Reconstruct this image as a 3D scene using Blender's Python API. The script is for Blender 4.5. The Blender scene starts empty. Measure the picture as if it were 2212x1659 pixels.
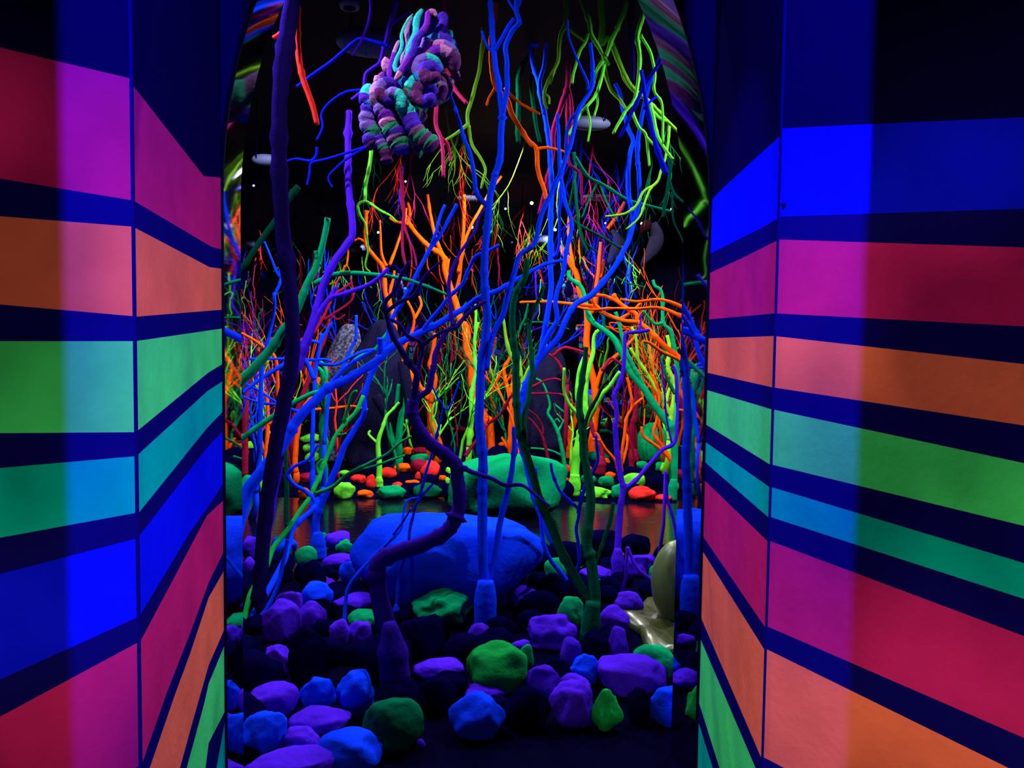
import bpy, bmesh, math, random
from mathutils import Vector, Matrix, noise

scene = bpy.context.scene
COL = scene.collection
PI = math.pi
F = 1660.0                      # focal length in pixels of the 2212x1659 frame
CAM = Vector((0.0, 0.0, 1.5))
YAW, PITCH, ROLL = math.radians(7.2), math.radians(3.0), math.radians(0.7)
R = (Matrix.Rotation(-YAW, 3, 'Z') @ Matrix.Rotation(PI / 2 - PITCH, 3, 'X') @ Matrix.Rotation(ROLL, 3, 'Z'))

def ray(px, py):
    return R @ Vector(((px - 1106.0) / F, -(py - 829.5) / F, -1.0))
def at(px, py, d):              # a point seen at that pixel, d metres into the scene
    return CAM + ray(px, py) * d
def on_z(px, py, z=0.0):        # where the sight line meets the level z
    r = ray(px, py)
    return CAM + r * ((z - CAM.z) / r.z)
def depth_floor(px, py):
    return -CAM.z / ray(px, py).z
def px_of(p):
    q = R.transposed() @ (p - CAM)
    return 1106.0 + q.x / -q.z * F, 829.5 - q.y / -q.z * F

def lin(c):
    c /= 255.0
    return c / 12.92 if c <= 0.04045 else ((c + 0.055) / 1.055) ** 2.4
def rgb(r, g, b):
    return (lin(r), lin(g), lin(b), 1.0)

# ------------------------------------------------------------------ materials
MATS = {}
def paint(name, col, rough=0.75, bump=0.25, scale=35.0, var=0.12, spec=0.25):
    m = bpy.data.materials.new(name); m.use_nodes = True
    nt = m.node_tree; b = nt.nodes['Principled BSDF']
    tc = nt.nodes.new('ShaderNodeTexCoord')
    n = nt.nodes.new('ShaderNodeTexNoise'); n.inputs['Scale'].default_value = scale; n.inputs['Detail'].default_value = 5
    nt.links.new(tc.outputs['Object'], n.inputs['Vector'])
    n2 = nt.nodes.new('ShaderNodeTexNoise'); n2.inputs['Scale'].default_value = scale * 0.18; n2.inputs['Detail'].default_value = 3
    nt.links.new(tc.outputs['Object'], n2.inputs['Vector'])
    mix = nt.nodes.new('ShaderNodeMix'); mix.data_type = 'RGBA'
    mix.inputs[6].default_value = tuple(x * (1 - var) for x in col[:3]) + (1,)
    mix.inputs[7].default_value = tuple(min(1.0, x * (1 + var)) for x in col[:3]) + (1,)
    nt.links.new(n2.outputs['Fac'], mix.inputs['Factor'])
    nt.links.new(mix.outputs[2], b.inputs['Base Color'])
    bp = nt.nodes.new('ShaderNodeBump'); bp.inputs['Strength'].default_value = bump; bp.inputs['Distance'].default_value = 0.01
    nt.links.new(n.outputs['Fac'], bp.inputs['Height']); nt.links.new(bp.outputs['Normal'], b.inputs['Normal'])
    b.inputs['Roughness'].default_value = rough
    b.inputs['Specular IOR Level'].default_value = spec
    MATS[name] = m
    return m

PAL = {
 'blue': rgb(14, 58, 255), 'deepblue': rgb(12, 22, 190), 'violet': rgb(74, 26, 205), 'navy': rgb(22, 9, 74), 'indigo': rgb(44, 16, 135),
 'dgreen': rgb(4, 82, 56), 'green': rgb(8, 140, 84), 'teal': rgb(14, 178, 118), 'lime': rgb(108, 228, 54),
 'ygreen': rgb(122, 190, 42), 'orange': rgb(255, 84, 14), 'red': rgb(240, 44, 40), 'crimson': rgb(128, 18, 48),
 'magenta': rgb(165, 26, 96), 'pink': rgb(240, 50, 110), 'dark': rgb(4, 3, 42), 'grey': rgb(40, 38, 62),
 'leaf': rgb(20, 150, 62), 'fir': rgb(2, 48, 33), 'wine': rgb(112, 16, 62),
}
for k, c in PAL.items():
    paint('painted_' + k, c, bump=0.3 if k != 'dark' else 0.2, rough=0.8, spec=0.0)
    paint('stone_' + k, c, bump=0.7, scale=28.0, rough=0.85, spec=0.0, var=0.2)
def P(k): return MATS['painted_' + k]
def S(k): return MATS['stone_' + k]

def mirror_mat(name, tint, rough, wave=0.0, wscale=4.0):
    m = bpy.data.materials.new(name); m.use_nodes = True
    nt = m.node_tree; b = nt.nodes['Principled BSDF']
    b.inputs['Base Color'].default_value = tint; b.inputs['Metallic'].default_value = 1.0
    b.inputs['Roughness'].default_value = rough
    if wave:
        tc = nt.nodes.new('ShaderNodeTexCoord'); n = nt.nodes.new('ShaderNodeTexNoise')
        n.inputs['Scale'].default_value = wscale; n.inputs['Detail'].default_value = 2
        nt.links.new(tc.outputs['Object'], n.inputs['Vector'])
        bp = nt.nodes.new('ShaderNodeBump'); bp.inputs['Strength'].default_value = wave; bp.inputs['Distance'].default_value = 0.02
        nt.links.new(n.outputs['Fac'], bp.inputs['Height']); nt.links.new(bp.outputs['Normal'], b.inputs['Normal'])
    MATS[name] = m
    return m

# ------------------------------------------------------------------ objects
def tag(o, label=None, cat=None, group=None, kind=None):
    if label: o['label'] = label
    if cat: o['category'] = cat
    if group: o['group'] = group
    if kind: o['kind'] = kind
    return o
def empty(name, loc):
    o = bpy.data.objects.new(name, None); COL.objects.link(o); o.location = loc
    o.empty_display_size = 0.05
    return o
def link(name, verts, faces, mats, parent=None, midx=None, smooth=True, origin=None):
    if origin is None and parent is not None: origin = parent.location
    if origin is None: origin = Vector((0, 0, 0))
    origin = Vector(origin)
    me = bpy.data.meshes.new(name)
    me.from_pydata([tuple(Vector(v) - origin) for v in verts], [], faces)
    for m in (mats if isinstance(mats, (list, tuple)) else [mats]): me.materials.append(m)
    if midx: me.polygons.foreach_set('material_index', midx)
    me.polygons.foreach_set('use_smooth', [smooth] * len(me.polygons))
    me.update()
    o = bpy.data.objects.new(name, me); COL.objects.link(o)
    if parent is not None: o.parent = parent
    else: o.location = origin
    return o

class MB:                       # collects vertices and faces of one mesh
    def __init__(s): s.v, s.f, s.m = [], [], []
    def tube(s, pts, rad, n=8, mids=None, caps=True):
        k = len(pts)
        if k < 2: return
        tans = []
        for i in range(k):
            t = pts[min(i + 1, k - 1)] - pts[max(i - 1, 0)]
            tans.append(t.normalized() if t.length > 1e-9 else Vector((0, 0, 1)))
        a = Vector((1, 0, 0)) if abs(tans[0].x) < 0.8 else Vector((0, 1, 0))
        u = (a - tans[0] * a.dot(tans[0])).normalized()
        b0 = len(s.v)
        for i in range(k):
            u = u - tans[i] * u.dot(tans[i])
            u = u.normalized() if u.length > 1e-6 else tans[i].orthogonal().normalized()
            w = tans[i].cross(u)
            for j in range(n):
                an = 2 * PI * j / n
                s.v.append(pts[i] + (u * math.cos(an) + w * math.sin(an)) * rad[i])
        for i in range(k - 1):
            for j in range(n):
                p = b0 + i * n + j; q = b0 + i * n + (j + 1) % n
                s.f.append((p, q, q + n, p + n)); s.m.append(mids[i] if mids else 0)
        if caps:
            s.f.append(tuple(b0 + j for j in range(n))[::-1]); s.m.append(mids[0] if mids else 0)
            e = b0 + (k - 1) * n
            s.f.append(tuple(e + j for j in range(n))); s.m.append(mids[-1] if mids else 0)
    def box(s, c, h, mid=0, M=None):
        b = len(s.v)
        for sx in (-1, 1):
            for sy in (-1, 1):
                for sz in (-1, 1):
                    p = Vector((sx * h[0], sy * h[1], sz * h[2]))
                    if M is not None: p = M @ p
                    s.v.append(Vector(c) + p)
        for q in ((0, 1, 3, 2), (4, 6, 7, 5), (0, 4, 5, 1), (2, 3, 7, 6), (0, 2, 6, 4), (1, 5, 7, 3)):
            s.f.append(tuple(b + i for i in q)); s.m.append(mid)
    def build(s, name, mats, parent=None, origin=None, smooth=True):
        return link(name, s.v, s.f, mats, parent, s.m, smooth, origin)

def smooth_px(pts, sub=6):
    if len(pts) == 2: return [tuple(a + (b - a) * i / sub for a, b in zip(pts[0], pts[1])) for i in range(sub + 1)]
    out = []
    P_ = [pts[0]] + list(pts) + [pts[-1]]
    for i in range(1, len(P_) - 2):
        p0, p1, p2, p3 = P_[i - 1], P_[i], P_[i + 1], P_[i + 2]
        for k in range(sub):
            t = k / sub
            out.append(tuple(0.5 * ((2 * b) + (-a + c) * t + (2 * a - 5 * b + 4 * c - d) * t * t + (-a + 3 * b - 3 * c + d) * t ** 3)
                             for a, b, c, d in zip(p0, p1, p2, p3)))
    out.append(tuple(pts[-1]))
    return out
def parse(s):
    return [tuple(float(x) for x in w.split(',')) for w in s.split()]

# ------------------------------------------------------------------ painted branches, traced limb by limb
def knots(rng, k):              # small swellings where twigs were cut off
    m = [1.0] * k
    for _ in range(max(1, k // 9)):
        i = rng.randrange(k); m[i] *= rng.uniform(1.12, 1.35)
    return [x * rng.uniform(0.95, 1.05) for x in m]

def branch(name, color, label, depth, limbs, group, cat='tree', base=None, hang=False, seed=None, mat=None):
    rng = random.Random(seed if seed is not None else sum(ord(c) for c in label))
    mb = MB(); seen = []; first = None; d0_first = [1.0]
    for li, L in enumerate(limbs):
        w0, w1, s = L[0], L[1], L[2]
        pts = parse(s)
        if li == 0:
            d0 = depth if depth else depth_floor(*pts[0]); d0_first[0] = d0
        else:
            best = min(seen, key=lambda q: (q[0] - pts[0][0]) ** 2 + (q[1] - pts[0][1]) ** 2)
            d0 = best[2]
        total = sum(math.dist(pts[i], pts[i + 1]) for i in range(len(pts) - 1))
        dd = L[3] if len(L) > 3 else rng.uniform(-0.0012, 0.0012) * total * d0 / 5 * (0.35 if li == 0 else 1.0)
        dense = smooth_px(pts)
        acc, lens = 0.0, [0.0]
        for i in range(len(dense) - 1):
            acc += math.dist(dense[i], dense[i + 1]); lens.append(acc)
        kn = knots(rng, len(dense)); pp = []; rr = []
        for i, (x, y) in enumerate(dense):
            t = lens[i] / max(acc, 1e-6); d = d0 + dd * t
            j = noise.noise(Vector((x * 0.03, y * 0.03, li * 7.3 + d0))) * min(1.6, (w0 + w1) * 0.12)
            p = at(x + j, y + j * 0.5, d); seen.append((x, y, d))
            pp.append(p); rr.append(0.5 * (w0 + (w1 - w0) * t) / F * d * kn[i])
        if li == 0:
            first = pp[0].copy()
            if hang and pts[0][1] < 25:
                top = Vector((pp[0].x, pp[0].y, 3.98)); pp = [top] + pp; rr = [rr[0]] + rr
                first = top
        mb.tube(pp, rr, 8)
    if not hang and first.z > 0.06:      # the stem goes on down to the floor
        foot = Vector((first.x - 0.04, first.y + 0.03, 0.0))
        mid = first.lerp(foot, 0.5) + Vector((0.02, 0, 0))
        r0 = 0.5 * limbs[0][0] / F * d0_first[0]
        mb.tube([foot, mid, first.copy()], [r0 * 1.25, r0 * 1.1, r0], 8)
        first = foot
    root = empty(name, first)
    tag(root, label, cat, group)
    mb.build('limbs', mat or P(color), root)
    if base:                    # lumpy plaster collar at the foot: (top px x, y, width, bottom px x, y, width)
        x0, y0, wa, x1, y1, wb = base
        d = depth if depth else depth_floor(x1, y1)
        bm = MB(); pp, rr = [], []
        for i in range(13):
            t = i / 12
            e = min(1, t * 2.4) ** 0.9 * (1 - 0.12 * t)
            pp.append(at(x0 + (x1 - x0) * t, y0 + (y1 - y0) * t, d))
            rr.append(0.5 * (wa + (wb - wa) * e) / F * d * rng.uniform(0.96, 1.05))
        bm.tube(pp, rr, 12)
        o = bm.build('base_collar', S(color), root)
    if hang and parse(limbs[0][2])[0][1] >= 25:
        wb_ = MB(); wb_.tube([first.copy(), Vector((first.x, first.y, 3.99))], [0.0012, 0.0012], 5)
        w = wb_.build('hanging_wire', P('dark'), root); w['label'] = 'thin dark wire'
    return root

# ------------------------------------------------------------------ rocks
ROCKS = []
def rock_mesh(center, W, D, H, style, rng, sub=3):
    bm = bmesh.new(); bmesh.ops.create_icosphere(bm, subdivisions=sub, radius=1.0)
    off = Vector((rng.uniform(-50, 50), rng.uniform(-50, 50), rng.uniform(-50, 50)))
    cuts = []
    for _ in range(18 if 'f' in style else 9):
        v = Vector((rng.uniform(-1, 1), rng.uniform(-1, 1), rng.uniform(-.5, 1)))
        if v.length > 0.1: cuts.append((v.normalized(), rng.uniform(0.68, 0.9) if 'f' in style else rng.uniform(0.74, 0.95)))
    hard = 1.0 if 'f' in style else 0.8
    holes = [Vector((rng.uniform(-.6, .6), -1, rng.uniform(-.3, .6))).normalized() for _ in range(3)] if 'h' in style else []
    amp = 0.16 if 's' in style else 0.2
    vs = []
    for v in bm.verts:
        p = v.co.copy()
        q = Vector([math.copysign(abs(c) ** 0.82, c) for c in p])     # squarer than a ball
        q *= 1.0 / max(1.0, q.length ** 0.6)
        for n, c in cuts:
            e = q.dot(n) - c
            if e > 0: q -= n * e * hard
        q *= 1 + amp * noise.noise(p * 1.3 + off) + 0.05 * noise.noise(p * 3.7 + off) + (0.03 * noise.noise(p * 9 + off) if 's' not in style else 0)
        if 'l' in style: q *= 1 + 0.22 * noise.noise(p * 2.0 + off * 2)
        for hn in holes:
            dd = (p - hn).length
            if dd < 0.26: q *= 1 - 0.16 * (1 - dd / 0.26)
        if q.z < -0.72: q.z = -0.72 + (q.z + 0.72) * 0.25
        vs.append(q)
    mx = [max(abs(q[i]) for q in vs) for i in range(2)]
    z0, z1 = min(q.z for q in vs), max(q.z for q in vs)
    a = rng.uniform(-0.5, 0.5)
    out = []
    for q in vs:
        out.append(Vector((q.x / mx[0] * W / 2, q.y / mx[1] * D / 2, ((q.z - z0) / (z1 - z0) - 0.5) * H)))
    idx = {v: i for i, v in enumerate(bm.verts)}
    faces = [tuple(idx[v] for v in f.verts) for f in bm.faces]
    bm.free()
    Rz = Matrix.Rotation(-YAW + (CAM.x - center.x) * 0.0, 3, 'Z')
    ang = math.atan2(center.x - CAM.x, center.y - CAM.y)
    Rz = Matrix.Rotation(-ang, 3, 'Z')
    return [center + Rz @ p for p in out], faces

def rock(x0, y0, x1, y1, color, style, label, group, tilt=0.0, cat='rock', name='painted_rock'):
    rng = random.Random(sum(ord(c) * (i + 1) for i, c in enumerate(label)))
    cx, cy = (x0 + x1) / 2, (y0 + y1) / 2
    H = 0.1; D = 0.1; W = 0.1
    for _ in range(8):
        c = on_z(cx, cy, H / 2)
        r = ray(cx, cy); d = (c - CAM).dot(R @ Vector((0, 0, -1)))
        W = (x1 - x0) / F * d; ha = (y1 - y0) / F * d
        sn = -r.z / r.length; cs = math.sqrt(1 - sn * sn)
        D = min(0.8 * W, 0.75 * ha / sn)
        H = max(math.sqrt(max(1e-6, ha * ha - D * D * sn * sn)) / cs, 0.3 * W * 0.8)
    c = on_z(cx, cy, H / 2)
    vs, fs = rock_mesh(c, W, D, H, style, rng, 4 if x1 - x0 > 60 else 3)
    if tilt:
        Mt = Matrix.Rotation(math.radians(tilt), 3, 'Y'); vs = [c + Mt @ (v - c) for v in vs]
    low = min(v.z for v in vs)
    if low < 0: vs = [Vector((v.x, v.y, max(v.z, 0.0))) for v in vs]
    o = link(name, vs, fs, S(color), origin=(c.x, c.y, 0))
    tag(o, label, cat, group)
    ROCKS.append((c.x, c.y, W / 2, D / 2, label, H))
    return o
# ------------------------------------------------------------------ trees of the near bed
G1 = 'painted trees among the near rocks'
B = branch
B('painted_tree', 'navy', 'thick dark navy trunk standing straight near the left mirror edge', 4.1, [
  (30, 36, '575,1330 560,1290 566,1200 576,1090 592,980 612,880 632,760 626,620 611,500 603,345 606,200 622,60 632,0 640,-120', 0.3)], G1)
B('painted_tree', 'violet', 'violet trunk bent twice and ending in a flat sawn post top', 5.3, [
  (22, 13, '566,1220 582,1110 600,1010 615,940 619,890 622,830 645,790 662,734 680,684 693,633 713,582 748,529 761,504 757,440 752,380 752,300 754,240', 0.2),
  (13, 8, '655,765 685,684 700,660 716,643 748,633 794,615 824,595 838,579'), (12, 8, '712,648 718,632 724,620')], G1)
B('painted_tree', 'blue', 'long bright blue limb leaning diagonally up from the left jamb', 4.3, [
  (30, 7, '500,1185 516,1130 533,1066 561,1023 592,988 622,942 647,902 680,866 708,838 756,815 810,782 850,747 900,722 951,696 1010,661 1035,643 1076,626 1111,608 1152,583 1177,571 1215,562', 0.9),
  (14, 14, '820,772 821,750 822,731'),
  (9, 7, '910,718 951,664 976,636 1000,612 1010,588 1025,557 1041,547 1063,537 1078,529'),
  (10, 7, '708,838 736,805 760,785 790,767 809,755')], G1)
B('painted_tree', 'indigo', 'twisting violet tree on a bottle shaped foot, S curved trunk', None, [
  (44, 24, '856,1480 850,1400 838,1365 823,1303 814,1242 823,1211 869,1190 915,1175 961,1150 984,1117 992,1079 989,1033 984,1003 959,980 926,955 900,917 890,889 895,866', 0.2),
  (16, 7, '895,866 898,831 900,805 885,788 873,767 865,752 847,722 835,679 832,653 850,631 865,598 878,575 887,566'),
  (9, 5, '838,671 865,651 895,636 916,600 948,567'),
  (15, 8, '895,866 911,853 926,841 933,805 938,785 943,760 966,714 984,707 1010,679 1050,650'),
  (10, 8, '898,825 905,790 913,745 880,725 862,700 842,690'), (9, 6, '913,745 938,727 966,712'),
  (12, 6, '988,1008 1000,1010 1020,1020 1061,1033 1091,1048 1127,1048 1157,1069 1187,1093', -0.3),
  (10, 5, '979,705 972,660 971,600 991,552 1010,522 1025,500 1033,470 1046,450', 0.4)], G1, base=(842, 1345, 26, 857, 1500, 68))
B('painted_tree', 'blue', 'tall central bright blue tree with two trunks from a crusted foot', None, [
  (24, 10, '1048,1350 1048,1255 1043,1200 1042,1109 1042,1058 1044,1008 1040,957 1035,906 1038,831 1040,780 1048,734 1053,684 1048,633 1046,582 1048,532 1054,481 1057,431 1066,392 1070,375 1081,339 1082,278 1085,248 1078,190 1068,127 1063,63 1059,0 1056,-60', 0.3),
  (16, 10, '1052,1262 1062,1230 1071,1185 1084,1109 1100,1046 1108,995 1111,957 1111,922'),
  (12, 9, '1084,250 1094,203 1095,139 1092,101 1106,68 1121,48 1115,25 1114,0 1114,-40'),
  (8, 6, '1068,115 1056,104 1047,88 1040,67'), (9, 7, '1070,110 1083,85 1095,60 1111,40'),
  (7, 5, '1114,23 1104,10 1096,-5'), (7, 5, '1116,20 1122,10 1126,-5'),
  (12, 6, '1053,445 1040,432 1028,410 1023,367 1013,324 1002,300 990,256 973,203'),
  (13, 8, '1050,800 1061,734 1084,684 1099,633 1111,590 1122,552 1144,537 1159,517 1165,481 1177,446 1192,415 1215,365 1225,334 1235,304 1241,273 1253,233 1276,197 1281,162 1275,94'),
  (6, 4, '1269,195 1268,175 1243,119 1228,76 1226,43'), (8, 5, '1224,340 1222,300 1228,270 1236,255 1262,225')],
  G1, base=(1049, 1255, 34, 1048, 1355, 50))
B('painted_tree', 'blue', 'bright blue tree behind the dark green trunk, two long trunks spreading right', None, [
  (17, 9, '1206,1196 1182,1140 1160,1085 1140,1010 1126,950 1124,900 1132,843 1147,808 1165,775 1203,734 1220,696 1243,658 1273,641 1304,608 1329,575 1347,542 1362,507 1367,474 1359,431 1356,380 1362,329 1367,304 1357,278 1347,241 1339,203 1329,182', 0.5),
  (10, 9, '1367,481 1380,443 1380,380 1378,354 1377,316 1387,248 1405,177 1428,114 1434,60'),
  (12, 10, '1165,775 1177,709 1189,633 1189,532 1190,456 1191,380 1189,354 1185,304 1177,253 1162,177 1152,139 1146,99 1152,97 1162,95'),
  (10, 8, '1178,250 1175,238 1166,182 1175,139 1181,90'),
  (11, 7, '1160,780 1187,719 1203,691 1200,646 1215,595 1223,545 1235,486 1223,443 1213,393 1210,380 1208,329 1206,278 1204,246'),
  (8, 6, '1208,330 1213,400 1208,464 1209,519 1203,547 1193,556')], G1)
B('painted_tree', 'dgreen', 'dark green tree with a broad curving left trunk and sawn tops', None, [
  (30, 11, '1272,1392 1276,1330 1284,1290 1276,1211 1267,1181 1268,1160 1276,1084 1271,1033 1261,982 1258,932 1251,881 1256,831 1263,780 1266,750', 0.2),
  (21, 13, '1280,1308 1262,1280 1245,1251 1215,1196 1190,1134 1167,1084 1152,1033 1137,982 1122,932 1116,881 1114,831 1115,780 1109,734 1106,684 1114,633 1132,603 1139,560'),
  (12, 8, '1134,965 1133,906 1142,856 1149,805 1147,760 1143,709 1152,671 1165,643 1175,618'),
  (9, 7, '1259,945 1271,894 1291,858 1301,836 1314,821'),
  (9, 9, '1283,1228 1297,1190 1310,1150 1319,1122 1325,1086')], G1, base=(1281, 1300, 30, 1272, 1395, 44))
B('painted_tree', 'violet', 'violet tree on a flared foot leaning a long arm to the right mirror', None, [
  (16, 7, '1335,1232 1334,1200 1339,1109 1347,1058 1342,1033 1334,982 1329,932 1332,894 1327,856 1337,831 1347,793 1349,747 1352,722 1380,717 1403,713'),
  (6, 4, '1380,717 1383,700 1385,679'),
  (10, 7, '1347,1058 1375,1036 1405,1000 1430,972 1456,957 1463,922 1463,856 1461,810 1453,790'),
  (5, 3, '1452,960 1440,902 1435,831 1428,780')], G1, base=(1335, 1185, 14, 1333, 1240, 30))
B('painted_branch', 'violet', 'slim violet stick leaning against the yellow bulb', 4.4, [
  (8, 9, '1356,1182 1374,1224 1390,1240 1408,1254 1436,1288 1456,1310 1480,1345', -0.25)], G1, cat='branch')
B('painted_branch', 'violet', 'thin violet upright stem beside the right mirror edge', 4.9, [
  (7, 8, '1438,1018 1441,1071 1451,1109 1458,1140 1464,1190 1466,1260')], G1, cat='branch')
B('painted_tree', 'blue', 'small blue sapling forked low left of the dark green trunk', None, [
  (11, 6, '1233,1288 1221,1251 1190,1211 1175,1175 1170,1134 1168,1104 1160,1060 1158,1010'),
  (9, 6, '1236,1268 1247,1230 1252,1205 1246,1150 1246,1134 1251,1104 1233,1084 1208,1058 1195,1026 1190,1000'),
  (9, 6, '1249,1108 1263,1053 1278,1026 1291,995 1289,967 1286,940')], G1, base=(1230, 1255, 12, 1234, 1292, 26))
B('painted_tree', 'blue', 'tall slim blue tree with a straight trunk left of the big blue boulder', None, [
  (16, 7, '688,1202 683,1134 688,1104 703,1066 726,1015 743,967 766,927 786,891 788,848 812,788 832,755 845,696 880,633 910,572 926,542 955,500 987,441', 0.1),
  (8, 6, '926,542 942,500 950,470 961,443')], G1, base=(686, 1150, 18, 689, 1206, 34))
B('painted_tree', 'blue', 'blue limb hooked back on itself above the left rocks', 3.9, [
  (17, 11, '512,1420 521,1395 541,1340 571,1291 593,1251 617,1202 630,1150 645,1127 678,1099 685,1081 700,1055', 0.9),
  (10, 6, '683,1085 660,1061 637,1048 622,1028 632,1010 665,993 688,960'),
  (10, 8, '525,1400 548,1372 556,1345 580,1310 600,1265 612,1215 622,1165')], G1)
B('painted_tree', 'leaf', 'lime and green limb lit yellow at the foot by the left mirror', 4.0, [
  (14, 9, '522,1350 528,1334 544,1279 568,1236 593,1181 632,1129 652,1099 673,1066 690,1028 705,988 726,942 743,917 766,894 784,856', 1.3),
  (8, 6, '743,917 747,899 759,856 766,846 771,846'), (5, 4, '728,940 742,938 748,936'),
  (9, 5, '680,1066 716,1053 748,1026 794,1003 835,980 865,957 888,942'),
  (6, 4, '740,1030 761,1020 812,1005 875,983'),
  (7, 5, '690,1030 684,1005 697,992')], G1)
B('painted_tree', 'dgreen', 'slender dark green upright stem beside the thick navy trunk', 5.3, [
  (13, 7, '625,1200 622,1140 619,1124 619,1058 617,983 612,900 612,800')], G1)
B('painted_tree', 'blue', 'thin blue twig tree with three prongs in front of the big boulder', None, [
  (9, 5, '854,1350 858,1297 863,1242 881,1181 885,1150 890,1122 898,1094 911,1071 936,1043', 0.1),
  (7, 4, '908,1072 916,1033 933,983 946,932 956,879 945,860 933,831'),
  (5, 3, '956,879 971,881 992,823')], G1, base=(857, 1305, 9, 855, 1348, 20))
B('painted_tree', 'blue', 'thin blue twig rising from the heart shaped violet rock', 3.85, [
  (9, 5, '743,1343 746,1303 755,1264 789,1221 817,1193 840,1170 866,1140 873,1099 883,1081 905,1075', 0.3),
  (6, 4, '850,1155 865,1134 880,1112 887,1098')], G1)
B('painted_tree', 'green', 'long green bough crossing behind the navy trunk from lower left', 6.2, [
  (12, 8, '505,925 512,945 523,947 559,919 607,889 642,866 673,851 703,841 743,800 775,772 809,757 840,715'),
  (10, 8, '523,945 512,930 507,915')], G1)
B('painted_tree', 'green', 'green tree with a long arching limb at eye level left of center', 5.6, [
  (22, 12, '500,860 523,820 546,798 584,755 612,714 637,679 652,643 667,608 688,562 698,522 708,471'),
  (12, 5, '680,612 700,603 713,595 761,590 824,595 875,603 926,620 964,636'), (9, 8, '690,572 684,555 681,541')], G1)
B('painted_tree', 'fir', 'dark green bough pointing up right of the left mirror seam', 5.8, [
  (11, 15, '500,600 526,575 554,534 581,496 602,466 627,425 645,403')], G1)
B('painted_tree', 'blue', 'tall wavering blue sapling close to the left mirror', 6.4, [
  (13, 7, '552,1060 560,1000 562,900 566,798 574,760 584,709 592,671 593,633'), (7, 5, '561,1010 549,957 541,924'),
  (7, 4, '592,640 604,612 608,590 602,595 584,552 571,522'), (6, 4, '608,600 614,585 617,580'), (7, 3, '604,600 608,542 597,489 599,461 592,425')], G1)
B('painted_tree', 'blue', 'blue stem with flat twigs reaching left, before the dark grey creature', 6.6, [
  (11, 7, '676,1075 675,1020 675,945 678,861 685,780 695,720', 0.2),
  (7, 6, '684,785 723,788 755,773 781,760 809,755'), (7, 5, '684,778 640,776 622,775 576,775 538,775'), (7, 5, '684,778 700,776 716,780'),
  (12, 7, '680,820 650,770 609,790 571,813 540,835 526,848'), (8, 4, '678,880 650,890 609,876 559,869 521,855'),
  (6, 4, '600,872 571,851 545,836 531,829'), (8, 6, '690,745 705,716 718,696'), (7, 6, '690,740 660,735 640,742')], G1)
B('painted_tree', 'blue', 'blue sapling leaning right before the speckled grey column', 6.9, [
  (9, 6, '700,960 708,880 715,840 735,805 748,775 765,740 769,729 769,681')], G1)

# ------------------------------------------------------------------ trees of the far bank
G2 = 'painted trees on the far bank'
B('painted_tree', 'lime', 'slim lime sapling in front of the dark grey creature', None, [
  (14, 5, '818,1050 819,1020 817,957 827,922 835,899 848,885 862,869'), (6, 5, '816,957 797,939 800,930')], G2, base=(819, 1030, 11, 819, 1052, 18))
B('painted_tree', 'lime', 'stout lime tree with a crusted foot and four upright limbs', None, [
  (22, 7, '1240,1068 1243,1008 1253,942 1263,906 1263,856 1268,818 1273,793 1281,760 1284,727 1294,712'),
  (12, 8, '1262,925 1281,886 1301,853 1320,830 1339,803'),
  (9, 6, '1258,925 1246,894 1228,871 1219,843 1219,795'), (9, 6, '1260,900 1246,863 1247,826 1253,793 1262,770')],
  G2, base=(1242, 1025, 20, 1240, 1070, 27))
B('painted_tree', 'lime', 'lime stem left of the tall blue trunks', 8.9, [
  (12, 7, '1013,965 1019,906 1018,856 1028,805 1027,785 1025,732 1033,696'), (7, 5, '1025,735 1028,700 1028,658')], G2)
B('painted_tree', 'ygreen', 'yellow green forked stem right of the tall blue trunks', 9.2, [
  (9, 6, '1124,960 1124,870 1128,830 1124,795 1121,770'), (7, 5, '1128,828 1140,800 1150,785'), (9, 6, '1124,815 1100,760 1091,717 1086,684')], G2)
B('painted_tree', 'ygreen', 'yellow green tree close to the right mirror with four pale stems', 8.6, [
  (14, 8, '1446,950 1448,919 1453,881 1458,831 1443,795 1446,750 1441,724'),
  (9, 6, '1450,900 1432,860 1418,841 1400,810 1385,788 1370,765 1362,752'), (8, 6, '1440,870 1446,845 1452,820'),
  (7, 6, '1400,810 1380,780 1375,734 1365,707')], G2)
B('painted_tree', 'green', 'large teal green tree leaning left from the right mirror edge', None, [
  (22, 9, '1456,1078 1461,1008 1453,932 1435,904 1410,871 1392,841 1362,805 1349,775 1324,729 1278,694 1268,671 1261,633 1251,615 1230,600 1229,585'),
  (10, 8, '1395,845 1375,805 1365,785 1349,747 1337,696 1330,674'), (7, 5, '1275,690 1268,670 1275,680 1284,694')], G2, base=(1458, 1035, 18, 1455, 1080, 28))
B('painted_tree', 'green', 'tall green tree with a kinked trunk by the right mirror', 7.8, [
  (12, 7, '1463,870 1463,795 1456,747 1448,714 1433,696 1430,633 1415,618 1410,605'), (7, 5, '1432,697 1413,699 1390,671'),
  (8, 6, '1458,850 1440,815 1430,780 1436,760 1425,735')], G2)
B('painted_tree', 'green', 'slim bent green sapling behind the big green boulder', None, [
  (11, 4, '1222,1025 1216,985 1210,950 1202,925 1190,905 1183,893 1188,875 1180,845 1170,825 1158,818'),
  (5, 4, '1205,932 1214,915 1224,896 1212,885 1200,875'), (5, 4, '1214,985 1195,975 1170,970 1146,968'), (4, 3, '1210,912 1203,905 1198,912')], G2)
B('painted_tree', 'green', 'upright green trunk with sawn crown left of the dark grey creature', 7.2, [
  (18, 11, '700,1050 698,995 702,957 695,922 703,881 700,830 695,805 685,795'), (12, 8, '698,880 690,850 676,815 667,790 660,775'),
  (9, 7, '700,830 706,812 700,790 690,780')], G2)
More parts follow.
